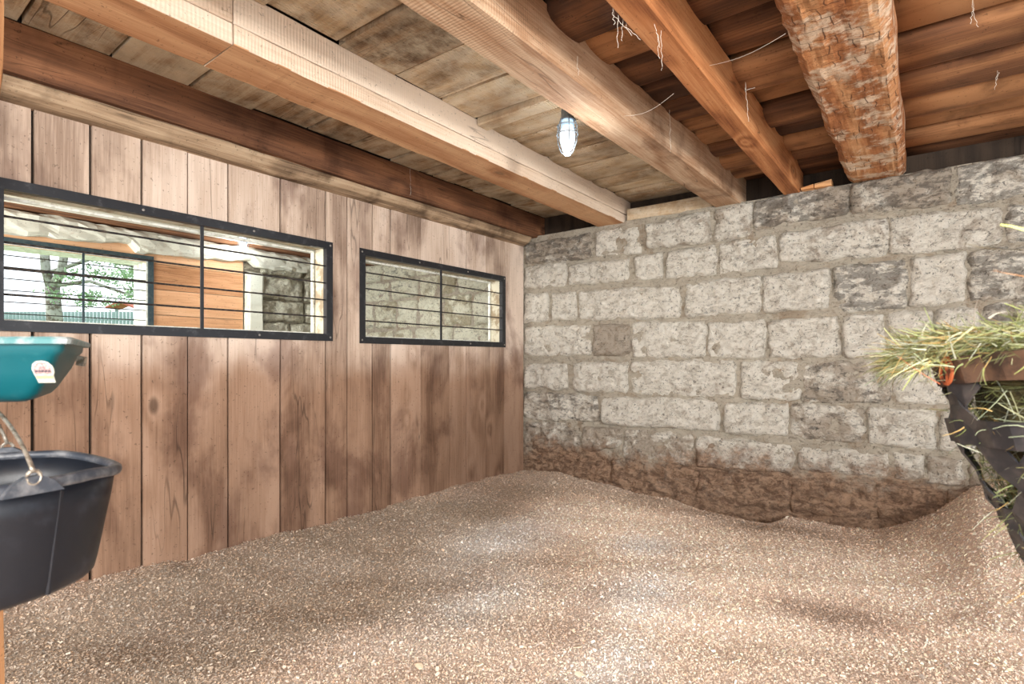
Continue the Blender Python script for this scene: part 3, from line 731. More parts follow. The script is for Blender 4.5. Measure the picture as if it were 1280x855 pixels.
# ---------------------------------------------------------------- ceiling boards
ceil = MB().box((-6.4, -2.6, ZC+.06), (3.0, YE+.3, ZC+.10)).build('ceiling', M['plank_back'], center=False); tag(ceil, kind='structure')
def boards(x0, x1, seams, mats, zj=.011, slab=0, skewy=0):
    for a, b in zip(seams[:-1], seams[1:]):
        dz = random.uniform(-zj, zj); g = .0075
        mt = random.choice(mats)
        y0, y1 = a+g, b-g; V = []; nl = 5; ns = 10 if slab else 3; sdd = random.uniform(0, 50)
        for i in range(nl+1):
            xx_ = x0+(x1-x0)*i/nl
            for k in range(ns+1):
                f_ = k/ns; yy = y0+(y1-y0)*f_ + skewy*(xx_-x0)
                if k in (0, ns): yy += .004*nz(xx_, sdd, k, 4)
                sag = slab*(math.sqrt(max(0, 1-(2*f_-1)**2)))*min(1, (b-a)/.25)
                V.append((xx_, yy, ZC+dz-sag+.002*nz(xx_, yy, sdd, 6)))
            V.append((xx_, y1+skewy*(xx_-x0), ZC+.055)); V.append((xx_, y0+skewy*(xx_-x0), ZC+.055))
        n = ns+3
        F_ = [(i*n+k, i*n+(k+1) % n, (i+1)*n+(k+1) % n, (i+1)*n+k) for i in range(nl) for k in range(n)]+[tuple(range(n))[::-1], tuple(nl*n+k for k in range(n))]
        mesh('board', V, [f[::-1] for f in F_], mt, ceil, smooth=bool(slab))
A_, B_, C2 = M['deck_a'], M['deck_b'], M['deck_c']
boards(-3.219, -2.50, [-2.6, -2.2, -1.8, -1.45, -1.1, -.75, -.4, -.1, .25, .586, .927, 1.288, 1.64, 2.007, 2.336, 2.695, 3.0, 3.139, 3.4, 3.635, 3.9, 4.2, 4.5, YE+.2], [A_])
boards(-2.229, -1.45, [-2.6, -2.2, -1.8, -1.4, -1.0, -.6, -.2, .15, .5, .85, 1.194, 1.55, 1.904, 2.245, 2.55], [B_, B_, A_], skewy=.02)
boards(-2.229, -1.43, [2.67, 2.95, 3.37, 3.656, 4.03, 4.28, 4.46, 4.62, YE+.2], [B_], zj=.012, slab=.012)
tag(timber('ceiling_cross_piece', 0, (-2.225, 2.56, ZC-.045), (-1.46, 2.665, ZC+.03), M['deck_b'], seg=8), 'pale short cross batten under the deck boards beside the lit lamp', 'batten')
boards(-1.28, -.90, [-2.6, -2.2, -1.8, -1.4, -1.0, -.6, -.2, .2, .6, 1.0, 1.3, 1.6, 1.9, 2.2, 2.5, 2.84, 3.1, 3.39, 3.62, 3.87, 4.1, 4.35, 4.6, YE+.2], [C2], zj=.035, slab=.035)
boards(-.78, -.40, [-2.6, -2.2, -1.8, -1.4, -1.0, -.6, -.2, .2, .6, 1.0, 1.4, 1.78, 2.14, 2.484, 2.843, 3.18, 3.476, 3.75, 4.02, 4.27, 4.5, YE+.2], [C2], zj=.035, slab=.035)
boards(-.10, .95, [-2.6, -2.2, -1.8, -1.4, -1.0, -.6, -.2, .2, .6, 1.0, 1.4, 1.75, 2.1, 2.45, 2.78, 3.10, 3.45, 3.80, 4.12, 4.38, 4.66, YE+.2], [C2], zj=.03, slab=.04, skewy=.02)
boards(1.15, 3.0, [-2.6, -2.2, -1.8, -1.4, -1.0, -.6, -.2, .2, .6, 1.0, 1.4, 1.75, 2.1, 2.45, 2.78, 3.10, 3.45, 3.80, 4.12, 4.38, 4.66, YE+.2], [C2], slab=.03)
boards(-6.4, -3.43, [-2.6, -2.0, -1.4, -.8, -.2, .4, 1.0, 1.6, 2.2, 2.8, 3.4, 4.0, 4.6, YE+.2], [M['deck_a']])

# ---------------------------------------------------------------- next stall and outer wall
toO = lambda u, v, d: (X2+d, u, v)
FWN = (.56, 2.136, 1.45, 2.20)
wo = MB().box((X2-.35, 2.14, -.3), (X2-.02, YW+.1, 2.70)).box((X2-.35, -1.6, -.3), (X2-.02, FWN[0], 2.70)).box((X2-.35, FWN[0], -.3), (X2-.02, 2.14, FWN[2])).box((X2-.35, FWN[0], FWN[3]), (X2-.02, 2.14, 2.70)).build('wall_outer', M['mortar_far'], center=False)
tag(wo, kind='structure'); wo.color = (.5, .42, .5, 1)
# horizontal orange boards
seams = [1.13, 1.39, 1.65, 1.909, 2.17, 2.40]
for a, b in zip(seams[:-1], seams[1:]):
    if b <= FWN[2]+.01 or a >= FWN[3]-.1: segs = [(-1.5, 3.05)]
    elif a < FWN[2] < b: segs = [(-1.5, FWN[0]), (FWN[1], 3.05)]; MB().box((X2-.018, FWN[0], a+.003), (X2, FWN[1], FWN[2])).build('panel_board', M['far_panel'], wo)
    else: segs = [(-1.5, FWN[0]), (FWN[1], 3.05)]
    for (p, q) in segs:
        MB().box((X2-.018, p, a+.003), (X2+random.uniform(0, .006), q, b-.003)).build('panel_board', M['far_panel'], wo)
tag(timber('post', 2, (X2-.01, 3.07, -.2), (X2+.10, 3.25, 2.19), M['white_wood'], seg=20, amp=.012, fine=.006, bev=.02), 'whitewashed post where the orange boards meet stone in the next stall', 'post')
ri = 0
for zt, zb in [(2.46, 2.22), (2.19, 1.93), (1.90, 1.66), (1.635, 1.38), (1.35, 1.1)]:
    yy = 3.26
    while yy < YW-.05:
        y1 = min(yy+random.uniform(.32, .6), YW)
        stone(((yy+.012, zt, zb), (y1-.012, zt+random.uniform(-.02, .02), zb)), random.uniform(.03, .05), wo, M['stone_far'], toO, col=(random.uniform(.2, .6), random.uniform(.3, .55), .5, 1), seed=yy*5+ri, rough=.024)
        yy = y1; ri += 1
# whitewashed log plate, jagged below, on the outer wall
def jag(q, du, dv):
    q = list(q)
    if dv < 0:
        s_ = ((q[1]*.85+.35) % 1.0); q[2] += .075*s_*s_ - .03 + .02*nz(q[1], 0, 0, 9)
    if du > 0: q[0] += .02*nz(q[1], q[2]*3, 0, 7)
    return q
beam_label(timber('wall_plate', 1, (X2-.02, -1.6, 2.285), (X2+.14, YW-.03, 2.46), M['white_wood'], seg=90, sub=4, amp=.014, fine=.012, bev=.03, fn=jag), 'whitewashed rough log seen through the window above the orange boards')
beam_label(timber('ceiling_beam', 1, (X2+.02, -1.6, 2.47), (X2+.33, YE, 2.712), M['white_wood'], seg=30, under=M['beam_dark']), 'pale whitewashed ceiling beam in the next stall near its outer wall')
beam_label(timber('ceiling_beam', 1, (-4.95, -1.6, 2.48), (-4.75, YE, 2.712), M['beam_dark'], seg=20), 'brown ceiling beam over the middle of the next stall')
fl2 = MB().box((X2-.3, -1.6, -.1), (XW-.15, YW, .03)).build('floor', M['soil']); tag(fl2, kind='structure')
# far window
fwn = empty('window_3'); tag(fwn, kind='structure')
y0, y1, z0, z1 = .50, 2.145, 1.44, 2.235
for b in (((X2+.008, y0, z0), (X2+.022, y1, z0+.05)), ((X2+.008, y0, z1-.05), (X2+.022, y1, z1)), ((X2+.008, y0, z0+.05), (X2+.021, y0+.05, z1-.05)), ((X2+.008, y1-.05, z0+.05), (X2+.021, y1, z1-.05))):
    MB().box(*b).build('frame_rail', M['frame_far'], fwn)
m = MB(); ring(m, y0+.03, y1-.03, z0+.03, z1-.03, .03, X2-.34, X2+.007); m.build('jamb_lining', M['white_paint'], fwn)
MB().box((X2+.0, 1.565, z0+.05), (X2+.01, 1.583, z1-.05)).build('mullion', M['frame_far'], fwn)
for k in range(6):
    z = z0+.05+(z1-z0-.1)*(k+1)/7; MB().tube([(X2-.01, y0+.05, z), (X2-.01, y1-.05, z)], .005, 6).build('bar', M['bar'], fwn)

# ---------------------------------------------------------------- outside
GZ = 1.28
m = MB().box((-60, -20, GZ-.5), (X2-.36, 40, GZ)); gnd = m.build('ground', M['grass']); tag(gnd, kind='structure')
def dirp(px, dist): dd = ray(px, 449); return Vector((dd.x*dist, dd.y*dist, 0))
fn_ = empty('picket_fence'); tag(fn_, 'white picket fence out in the yard beyond the far barred window', 'fence')
for k, px in enumerate(np.arange(-24, 230, 4.6)):
    q = dirp(px, 15.0); MB().box((q.x-.015, q.y-.035, GZ), (q.x+.015, q.y+.035, GZ+1.24)).build('picket', M['picket'], fn_)
q0, q1 = dirp(-26, 15.04), dirp(230, 15.04)
for z in (GZ+.2, GZ+1.02): MB().tube([(q0.x, q0.y, z), (q1.x, q1.y, z)], .03, 4).build('fence_rail', M['picket'], fn_)
# the tree
tq = dirp(68, 11.5); tr = empty('tree'); tag(tr, 'forked grey-barked leafy tree seen through both barred windows', 'tree')
MB().tube([(tq.x, tq.y, GZ-.05), (tq.x+.02, tq.y+.0, GZ+.8), (tq.x-.02, tq.y-.03, GZ+1.45)], [.17, .14, .13], 12).build('trunk', M['bark'], tr, smooth=True)
def branch(a, b, c_, r0, r1): MB().tube([a, b, c_], [r0, (r0+r1)/2, r1], 8).build('branch', M['bark'], tr, smooth=True)
T0 = Vector((tq.x-.02, tq.y-.03, GZ+1.38))
rt = RT
branch(T0, T0+rt*.20+Vector((0, 0, .45)), T0+rt*.42+Vector((0, 0, 1.8)), .10, .06)
branch(T0, T0-rt*.14+Vector((0, 0, .45)), T0-rt*.24+Vector((0, 0, 1.8)), .10, .07)
branch(T0+Vector((0, 0, .1)), T0+rt*.8+Vector((0, 0, .2)), T0+rt*1.8+Vector((0, 0, -.15)), .05, .02)
branch(T0+Vector((0, 0, .4)), T0+rt*.9+Vector((0, 0, .7)), T0+rt*2.2+Vector((0, 0, .4)), .05, .02)
NL = 5200; V = []; F_ = []
cl = [(rt*random.uniform(.2, 2.1)+FW*random.uniform(-.5, .8)+Vector((0, 0, random.uniform(-.25, 1.9)))) for _ in range(34)] + [(rt*random.uniform(-1.6, 1.6)+FW*random.uniform(-.6, .6)+Vector((0, 0, random.uniform(1.5, 2.6)))) for _ in range(24)]
for i in range(NL):
    c0 = random.choice(cl)+T0+Vector((random.gauss(0, .13), random.gauss(0, .13), random.gauss(0, .07)))
    a = Vector((random.gauss(0, 1), random.gauss(0, 1), random.gauss(0, 1))).normalized()*.035; b = a.orthogonal().normalized()*.02
    n0 = len(V); V += [c0-a, c0+b, c0+a, c0-b]; F_.append((n0, n0+1, n0+2, n0+3))
fo = mesh('foliage', V, F_, M['leaf'], tr); fo['kind'] = 'stuff'
# little shelter with a red-brown roof, and brush beyond the fence
sq = dirp(158, 16.5); sh_ = empty('yard_shelter'); tag(sh_, 'small open shelter with red-brown roof standing beyond the picket fence', 'shelter')
for s_ in (-1, 1):
    a = sq+rt*.30*s_
    MB().tube([(a.x, a.y, GZ), (a.x, a.y, GZ+1.45)], .045, 6).build('shelter_post', M['picket'], sh_)
    b0 = sq+rt*.42*s_; t0 = Vector((sq.x, sq.y, GZ+1.62)); d_ = FW*.3
    e0 = Vector((b0.x, b0.y, GZ+1.45))
    P8 = [e0-d_, t0-d_, t0+d_, e0+d_]; P8 += [p+Vector((0, 0, .05)) for p in P8]
    mesh('roof_panel', P8, [(0,1,2,3),(7,6,5,4),(0,4,5,1),(1,5,6,2),(2,6,7,3),(3,7,4,0)], M['redroof'], sh_)
for px, s_, lab in ((8, .7, 'low pale green bush beyond the fence at the left'), (48, .45, 'smaller pale bush beyond the fence beside the tree trunk')):
    q = dirp(px, 16.5); V = []; F_ = []
    for i in range(500):
        c0 = Vector((q.x+random.gauss(0, .35*s_), q.y+random.gauss(0, .35*s_), GZ+abs(random.gauss(.5, .45))*s_))
        a = Vector((random.gauss(0, 1), random.gauss(0, 1), random.gauss(0, 1))).normalized()*.06; b = a.orthogonal().normalized()*.035
        n0 = len(V); V += [c0-a, c0+b, c0+a, c0-b]; F_.append((n0, n0+1, n0+2, n0+3))
    tag(mesh('bush', V, F_, M['leaf']), lab, 'bush')

# ---------------------------------------------------------------- caged jar lamps
def jar_lamp(loc, lab, power, arm):
    r = empty('jar_lamp', loc); tag(r, lab, 'lamp')
    m = MB().lathe([(.0005, .10), (.03, .10), (.034, .085), (.034, .045), (.040, .040), (.040, .030), (.0005, .030)], n=20); m.build('lamp_cap', M['lamp_metal'], r, smooth=False)
    MB().tube([(0, 0, .095), (0, 0, .13), (arm, 0, .14)], .012, 8).build('conduit', M['lamp_metal'], r)
    m = MB().lathe([(.033, .03), (.035, .0), (.037, -.02)], n=20); m.build('jar_neck', M['bulb_jar_top'], r, smooth=True)
    m = MB().lathe([(.037, -.02), (.042, -.05), (.040, -.085), (.029, -.12), (.014, -.136), (.0005, -.139)], n=20); m.build('glass_jar', M['jar'], r, smooth=True)
    for k in range(6):
        a = math.pi*k/3+.2; ca, sa = math.cos(a), math.sin(a)
        MB().tube([(ca*q, sa*q, z) for q, z in ((.042, .035), (.053, .0), (.057, -.04), (.053, -.09), (.036, -.135), (.014, -.152))], .0032, 6).build('guard_wire', M['lamp_metal'], r)
    for q, z in ((.0545, 0.0), (.0575, -.045), (.0175, -.152)):
        MB().tube([(q*math.cos(2*math.pi*k/20), q*math.sin(2*math.pi*k/20), z) for k in range(21)], .0032, 6, caps=False).build('guard_ring', M['lamp_metal'], r)
    l = bpy.data.lights.new('lamp_bulb', 'POINT'); l.energy = power; l.color = (.93, .97, 1.0); l.shadow_soft_size = .055
    lo = bpy.data.objects.new('lamp_bulb', l); sc.collection.objects.link(lo); lo.parent = r; lo.location = (0, 0, -.185)
    return r
jar_lamp((-1.535, 2.51, 2.462), 'lit caged jar lamp hanging beside the weathered ceiling beam', 6, .06)
jar_lamp((-5.80, 2.86, 2.52), 'second lit caged jar lamp seen through the long barred window', 8, -.06)

# ---------------------------------------------------------------- cobwebs
def px_at(px, py, t): d_ = ray(px, py); return Vector((d_.x*t, d_.y*t, EYE+d_.z*t))
def web(name, pts_list, lab, r=.0008):
    m = MB()
    for pts in pts_list: m.tube(pts, r, 4, caps=False)
    tag(m.build(name, M['web']), lab, 'cobweb')
def strand(px, py, px2, py2, t, jit=.004, n=8):
    a = px_at(px, py, t); b = px_at(px2, py2, t)
    return [a+Vector((0, 0, .035))]+[a.lerp(b, k/n)+Vector((random.uniform(-jit, jit), random.uniform(-jit, jit), 0)) for k in range(n+1)]
def tz(px, py, z=2.48): return (z-EYE)/ray(px, py).z
web('cobweb', [strand(766, 14, 768, 30, tz(766, 12)), strand(772, 24, 772, 60, tz(772, 20)), strand(779, 30, 777, 52, tz(779, 26)), strand(784, 34, 800, 50, tz(784, 30)), strand(768, 20, 790, 44, tz(775, 22))], 'tangle of dusty cobweb strands hanging off the left edge of the slender joist')
web('cobweb', [strand(818, 30, 826, 60, tz(818, 30)), strand(826, 40, 828, 88, tz(826, 38)), strand(822, 44, 824, 74, tz(822, 42))], 'dusty cobweb strands hanging from the crack in the slender joist')
web('cobweb', [strand(932, 112, 936, 152, tz(932, 120)), strand(932, 113, 944, 109, tz(932, 120))], 'short hooked cobweb strand on the right edge of the slender joist')
web('cobweb', [strand(837, 145, 838, 190, tz(837, 172))], 'single straight cobweb strand hanging from the right edge of the weathered beam')
web('cobweb', [strand(722, 80, 723, 94, tz(722, 88))], 'tiny cobweb strand on the side of the weathered beam near the lamp')
web('cobweb', [[px_at(780, 145, tz(780, 142)).lerp(px_at(842, 117, tz(842, 100)), k/10)-Vector((0, 0, .03*math.sin(math.pi*k/10))) for k in range(11)]], 'thin sagging cobweb thread between the weathered beam and the slender joist', .0008)
web('cobweb', [[px_at(887, 82, tz(887, 95)).lerp(px_at(982, 42, tz(982, 36)), k/10)-Vector((0, 0, .02*math.sin(math.pi*k/10))) for k in range(11)]], 'thin cobweb thread spanning from the slender joist to the hewn beam', .0008)
web('cobweb', [strand(513, 215, 513, 244, 3.215/(-ray(513, 200).x))], 'short pale cobweb strand hanging off the dark beam nearest the plank wall')
web('cobweb_strand' if False else 'cobweb', [[px_at(720, 186, 4.05).lerp(px_at(762, 187, 4.15), k/6)+Vector((0, 0, .01*math.sin(k))) for k in range(7)], [px_at(718, 180, 4.05), px_at(724, 186, 4.05), px_at(716, 190, 4.05)]], 'wispy cobweb threads beside the tip of the lit lamp', .0008)
web('cobweb', [strand(1216, 8, 1213, 30, tz(1215, 8, 2.66))[::-1]+strand(1216, 8, 1222, 34, tz(1215, 8, 2.66))[1:]], 'brown dusty cobweb wisps under the slab boards right of the hewn beam')
web('cobweb', [strand(1247, 88, 1244, 112, tz(1247, 84, 2.66)), strand(1250, 86, 1246, 100, tz(1250, 86, 2.66))], 'short cobweb wisp near the right end of the slab boards')

# ---------------------------------------------------------------- left foreground: post, feeder, bucket
pc = rel(-1.303, 1.27, 0)
pr = empty('post', (pc.x, pc.y, 0), YAW); tag(pr, 'brown wooden post at the far left edge that carries bucket and feeder', 'post')
def bow(q, du, dv):
    q = list(q); z = q[2]
    if du > 0: q[0] -= .035*(1 if .72 < z < 1.86 else 0)*(1-abs((z-1.29)/.57)**6)
    return q
timber('shaft', 2, (-.07, -.05, -.02), (.068, .05, ZC), M['post'], pr, seg=50, amp=.004, fn=bow)

# teal feeder: angular tub, open on top
fd = empty('feed_tub'); tag(fd, 'teal plastic feed tub with a round worn sticker mounted above the black bucket', 'feeder')
rimp = [(-.74, .905), (-.985, 1.262), (-1.115, 1.21), (-1.42, 1.21), (-1.42, .905)]
def rounded(poly, r=.045, k=4):
    out = []
    n = len(poly)
    for i in range(n):
        p = Vector(poly[i]); a = Vector(poly[i-1]); b = Vector(poly[(i+1) % n])
        pa = p+(a-p).normalized()*r; pb = p+(b-p).normalized()*r
        for j in range(k+1):
            s = j/k; out.append(pa.lerp(p, s).lerp(p.lerp(pb, s), s))
    return out
def offset_poly(poly, d):
    c_ = Vector((sum(p[0] for p in poly)/len(poly), sum(p[1] for p in poly)/len(poly))); n = len(poly); out = []
    for i in range(n):
        p = Vector(poly[i]); a = Vector(poly[i-1]); b = Vector(poly[(i+1) % n])
        e1 = (p-a).normalized(); e2 = (b-p).normalized()
        n1 = Vector((-e1.y, e1.x)); n2 = Vector((-e2.y, e2.x))
        if n1.dot(c_-p) < 0: n1 = -n1
        if n2.dot(c_-p) < 0: n2 = -n2
        q = (n1+n2); q = q/max(.4, q.length_squared)*2
        out.append(tuple(p+q*d))
    return out
def tub(levels, name, mat, parent):
    rings = [[rel(p.x, p.y, z) for p in rounded(offset_poly(rimp, d), r)] for d, z, r in levels]
    n = len(rings[0]); V = [p for rg in rings for p in rg]
    F_ = [(i*n+k, i*n+(k+1) % n, (i+1)*n+(k+1) % n, (i+1)*n+k) for i in range(len(rings)-1) for k in range(n)]
    return V, F_, n, len(rings)
V, F_, n, L_ = tub([(.010, 1.230, .03), (.012, 1.215, .03), (.020, 1.205, .03), (.030, 1.180, .03), (.052, 1.140, .03), (.062, 1.128, .03), (.078, 1.122, .03), (.10, 1.121, .03)], '', None, None)
F_.append(tuple((L_-1)*n+k for k in range(n)))
V2, F2, n2, L2 = tub([(.10, 1.127, .03), (.078, 1.130, .03), (.06, 1.142, .03), (.036, 1.182, .03), (.018, 1.230, .03)], '', None, None)
F2.append(tuple(range(n2)))
m = MB(); m.add(V, F_); m.add(V2, F2); m.build('tub_body', M['teal'], fd, smooth=True)
V, F_, n, L_ = tub([(.018, 1.228, .03), (.0, 1.226, .03), (-.002, 1.234, .03), (.002, 1.238, .03), (.018, 1.237, .03), (.018, 1.228, .03)], '', None, None)
MB().add(V, F_).build('tub_rim', M['teal_rim'], fd, smooth=False)
# sticker on the front face
def face_pt(lat, z):     # front wall of the tub, slightly proud
    zz = [1.128, 1.140, 1.180, 1.205, 1.215]; off = [.062, .052, .030, .020, .012]
    return rel(lat, .905+float(np.interp(z, zz, off))-.0015, z)
def tub_px(px, py, t=.9345): return (px-640)/FPX*t, EYE+(449-py)/FPX*t
V = []; cl_, cz_ = tub_px(56, 462)
out_ = [(41.5, 470), (41, 462), (44, 455), (50, 451.5), (57, 450.8), (63.5, 452.5), (67.5, 457), (68.3, 461), (67, 466), (64.5, 470), (63, 478.5), (42, 479)]
def patch(name, pts, mat, lift, parent):
    c_ = np.mean(pts, 0); V = [face_pt(*tub_px(*c_))-FW*lift]+[face_pt(*tub_px(*p))-FW*lift for p in pts]; n = len(pts)
    V += [v_+FW*(lift+.0012) for v_ in V]
    F_ = [(0, k+1, (k+1) % n+1) for k in range(n)]+[(k+1, n+1+k+1, n+1+(k+1) % n+1, (k+1) % n+1) for k in range(n)]
    return mesh(name, V, F_, mat, parent, center=False)
st_ = patch('sticker', out_, plain('sticker_pale_border', (196, 196, 184), .7, c2=(170, 166, 150), sc2=200), .0004, fd)
patch('sticker_print', [(43.5, 468), (43.3, 462), (46, 456.5), (51, 453.5), (57, 452.8), (62.5, 454.3), (65.5, 458), (66, 462), (64, 467.5)], plain('sticker_faded_print', (140, 108, 108), .7, c2=(188, 158, 152), sc2=260, amt=(.47, .53)), .0010, st_)
patch('sticker_ribbon', [(43, 469.5), (64, 469.5), (63, 473.5), (43, 474)], plain('sticker_ribbon_print', (206, 168, 122), .7), .0011, st_)
for xx0, w_ in ((45, 3), (49, 2), (52, 4), (57, 3), (61, 3)):      # illegible lettering marks on the worn sticker
    patch('sticker_mark', [(xx0, 463+random.uniform(-.5, .5)), (xx0+w_, 462.5), (xx0+w_, 465), (xx0, 465.5)], plain('sticker_mark_ink', (84, 72, 78), .7), .0016, st_)
m = MB(); q = rel(-.945, 1.17, 1.19); m.box((-.010, -.004, -.012), (.006, .004, .008)); o = m.build('bracket', M['wire'], None); o.location = rel(-.925, 1.16, 1.196); o.rotation_euler = (0, .2, YAW); 
o.parent = fd

# black rubber bucket
bc = rel(-.935, .935, 0)
bk = empty('bucket', (bc.x, bc.y, .8), YAW); tag(bk, 'black rubber bucket with wire handle hanging at the left edge', 'bucket')
def ell(prof, n=64, wob=.003, dip=True):
    V = []
    for r_, z in prof:
        for k in range(n):
            a = 2*math.pi*k/n; rr = r_+wob*math.sin(2*a+.5)+wob*.5*math.sin(5*a)
            # the wall between the ears sags a little
            dz = -.012*max(0, math.cos(2*(a-math.radians(-42)))*-1)*(z/.2) if dip else 0
            V.append((rr*math.cos(a), rr*math.sin(a), z+dz))
    return V, [(i*n+k, i*n+(k+1) % n, (i+1)*n+(k+1) % n, (i+1)*n+k) for i in range(len(prof)-1) for k in range(n)]
# profile outside then inside
V, F_ = ell([(.0005, 0), (.12, 0), (.158, .004), (.166, .012), (.170, .03), (.180, .09), (.1905, .15), (.197, .196), (.190, .196), (.184, .15), (.173, .09), (.162, .03), (.15, .014), (.0005, .012)])
MB().add(V, F_).build('shell', M['rubber'], bk, smooth=True)
V, F_ = ell([(.196, .190), (.205, .191), (.208, .197), (.207, .205), (.202, .209), (.195, .209), (.190, .205), (.190, .197), (.196, .190)])
MB().add(V, F_).build('rim', M['rubber_rim'], bk, smooth=True)
for adeg in (-75, -47, -12, 20, 55, 100, 140, 190, 235):
    a = math.radians(adeg)
    MB().tube([((.164+.028*s)*math.cos(a), (.164+.028*s)*math.sin(a), .008+.175*s) for s in [k/6 for k in range(7)]], .004, 6).build('rib', M['rubber'], bk)
def loc_b(v): # world -> bucket frame
    d_ = Vector(v)-Vector((bc.x, bc.y, .8)); return Vector((d_.dot(RT), d_.dot(FW), d_.z))
earA = loc_b(rel(-.7486, .842, 1.02)); earB = loc_b(rel(-1.041, 1.1125, 1.016)); apex = loc_b(rel(-1.0, 1.02, 1.117))
for e0 in (earA, earB):
    d_ = Vector((e0.x, e0.y, 0)).normalized(); b_ = Vector((-d_.y, d_.x, 0)); c0 = d_*.2075
    V = []
    for s in (0, .012):
        for u_, z in ((-.040, .190), (-.026, .208), (-.010, .218), (.010, .218), (.026, .208), (.040, .190)): V.append(c0+d_*(s-.004)+b_*u_+Vector((0, 0, z-(.0 if True else 0))))
    mesh('ear', V, [(0,1,2,3,4,5), (11,10,9,8,7,6)]+[(k, 6+k, 6+(k+1) % 6, (k+1) % 6) for k in range(6)], M['rubber_rim'], bk)
    # wire eye
    cc = c0+d_*.006+Vector((0, 0, .216))
    MB().tube([cc+b_*.009*math.cos(2*math.pi*k/12)+Vector((0, 0, .011*math.sin(2*math.pi*k/12))) for k in range(13)], .0028, 6, caps=False).build('wire_eye', M['wire'], bk)
hA = Vector((earA.x, earA.y, 0)).normalized()*.212+Vector((0, 0, .225)); hB = Vector((earB.x, earB.y, 0)).normalized()*.212+Vector((0, 0, .225))
def bez(p0, p1, p2, p3, n=12): return [(1-s)**3*p0+3*(1-s)**2*s*p1+3*(1-s)*s*s*p2+s**3*p3 for s in [k/n for k in range(n+1)]]
path = bez(hA, hA+Vector((-.03, .02, .04)), apex+Vector((.09, -.06, .0)), apex)+bez(apex, apex+Vector((-.04, .04, -.0)), hB+Vector((-.02, .0, .05)), hB)[1:]
MB().tube(path, .0033, 8).build('handle', M['wire'], bk, smooth=True)
hk = MB().tube([rel(-1.27, 1.235, 1.095), rel(-1.15, 1.14, 1.093), rel(-1.01, 1.03, 1.102), rel(-.99, 1.01, 1.108), rel(-.985, 1.0, 1.116)], .0045, 8).build('hook', M['wire'], smooth=True)
tag(hk, 'bent wire hook on the left post holding the bucket handle', 'hook')

# ---------------------------------------------------------------- right foreground: strap basket with hay
hc = rel(1.146, .968, 0)
hb = empty('hay_bag', (hc.x, hc.y, 0)); tag(hb, 'woven dark strap hay bag hanging at the right edge', 'hay bag')
PZ = [.70, .72, .81, .88, .96, 1.07, 1.15, 1.21]; PR = [.02, .12, .165, .19, .225, .28, .292, .296]
RADZ = lambda z: float(np.interp(z, PZ, PR))
aR = math.atan2(RT.y, RT.x)
tilt = lambda a, z: z + .03*math.sin(a-aR)*-1*((z-.7)/.5)      # nearer side hangs a little higher
def ribbon(path, wdt, th, name, mat, parent):
    """flat strap following points on the bag, width across the path in the surface"""
    V = []
    for i, (a, z) in enumerate(path):
        a2, z2 = path[min(i+1, len(path)-1)]; a1, z1 = path[max(i-1, 0)]
        def P(a_, z_, ro=0): r_ = RADZ(z_)+ro; return Vector((r_*math.cos(a_), r_*math.sin(a_), tilt(a_, z_)))
        p = P(a, z); t_ = (P(a2, z2)-P(a1, z1)).normalized(); nn = Vector((math.cos(a), math.sin(a), -.25)).normalized()
        s_ = t_.cross(nn).normalized(); ro = .006*math.sin(i*2.1+path[0][0]*5)
        for u_, q_ in ((-.5, 0), (.5, 0), (.5, 1), (-.5, 1)): V.append(p+s_*wdt*u_+nn*(ro+th*q_))
    F_ = []
    for i in range(len(path)-1):
        for k in range(4): F_.append((i*4+k, i*4+(k+1) % 4, (i+1)*4+(k+1) % 4, (i+1)*4+k))
    F_ += [(3, 2, 1, 0), tuple((len(path)-1)*4+k for k in range(4))]
    return mesh(name, V, F_, mat, parent)
NS = 8
for k in range(NS):
    for sgn in (1, -1):
        a0 = 2*math.pi*k/NS+(.2 if sgn > 0 else .5)
        ribbon([(a0+sgn*1.25*s, 1.17-.46*s) for s in [j/14 for j in range(15)]], .055, .004, 'strap', M['strap'], hb)
for z, wd in ((1.065, .05), (.90, .04), (.78, .034)):
    ribbon([(2*math.pi*j/40, z) for j in range(41)], wd, .005, 'strap', M['strap'], hb)
ribbon([(2*math.pi*j/48, 1.187) for j in range(49)], .05, .012, 'rim_band', M['band'], hb)
# rusty buckle on the band, at its left end
_rv = ray(1195, 449); aB = math.atan2(_rv.x, -_rv.y)+.42
cB = Vector(((.312)*math.cos(aB), .312*math.sin(aB), tilt(aB, 1.185))); tB = Vector((-math.sin(aB), math.cos(aB), 0))
MB().tube([cB+tB*.022*math.cos(2*math.pi*k/14)+Vector((0, 0, .026*math.sin(2*math.pi*k/14))) for k in range(15)], .0035, 6, caps=False).build('buckle', M['rust'], hb)
MB().tube([cB+Vector((0, 0, .026)), cB+tB*.004+Vector((0, 0, -.026))], .003, 6).build('buckle_tongue', M['rust'], hb)
# hanging rope to the ceiling, outside the picture on the right
MB().tube([(.29*math.cos(aR), .29*math.sin(aR), 1.17), (.20*math.cos(aR), .20*math.sin(aR), 1.9), (.19*math.cos(aR), .19*math.sin(aR), 2.70)], .008, 6).build('rope', M['strap'], hb)

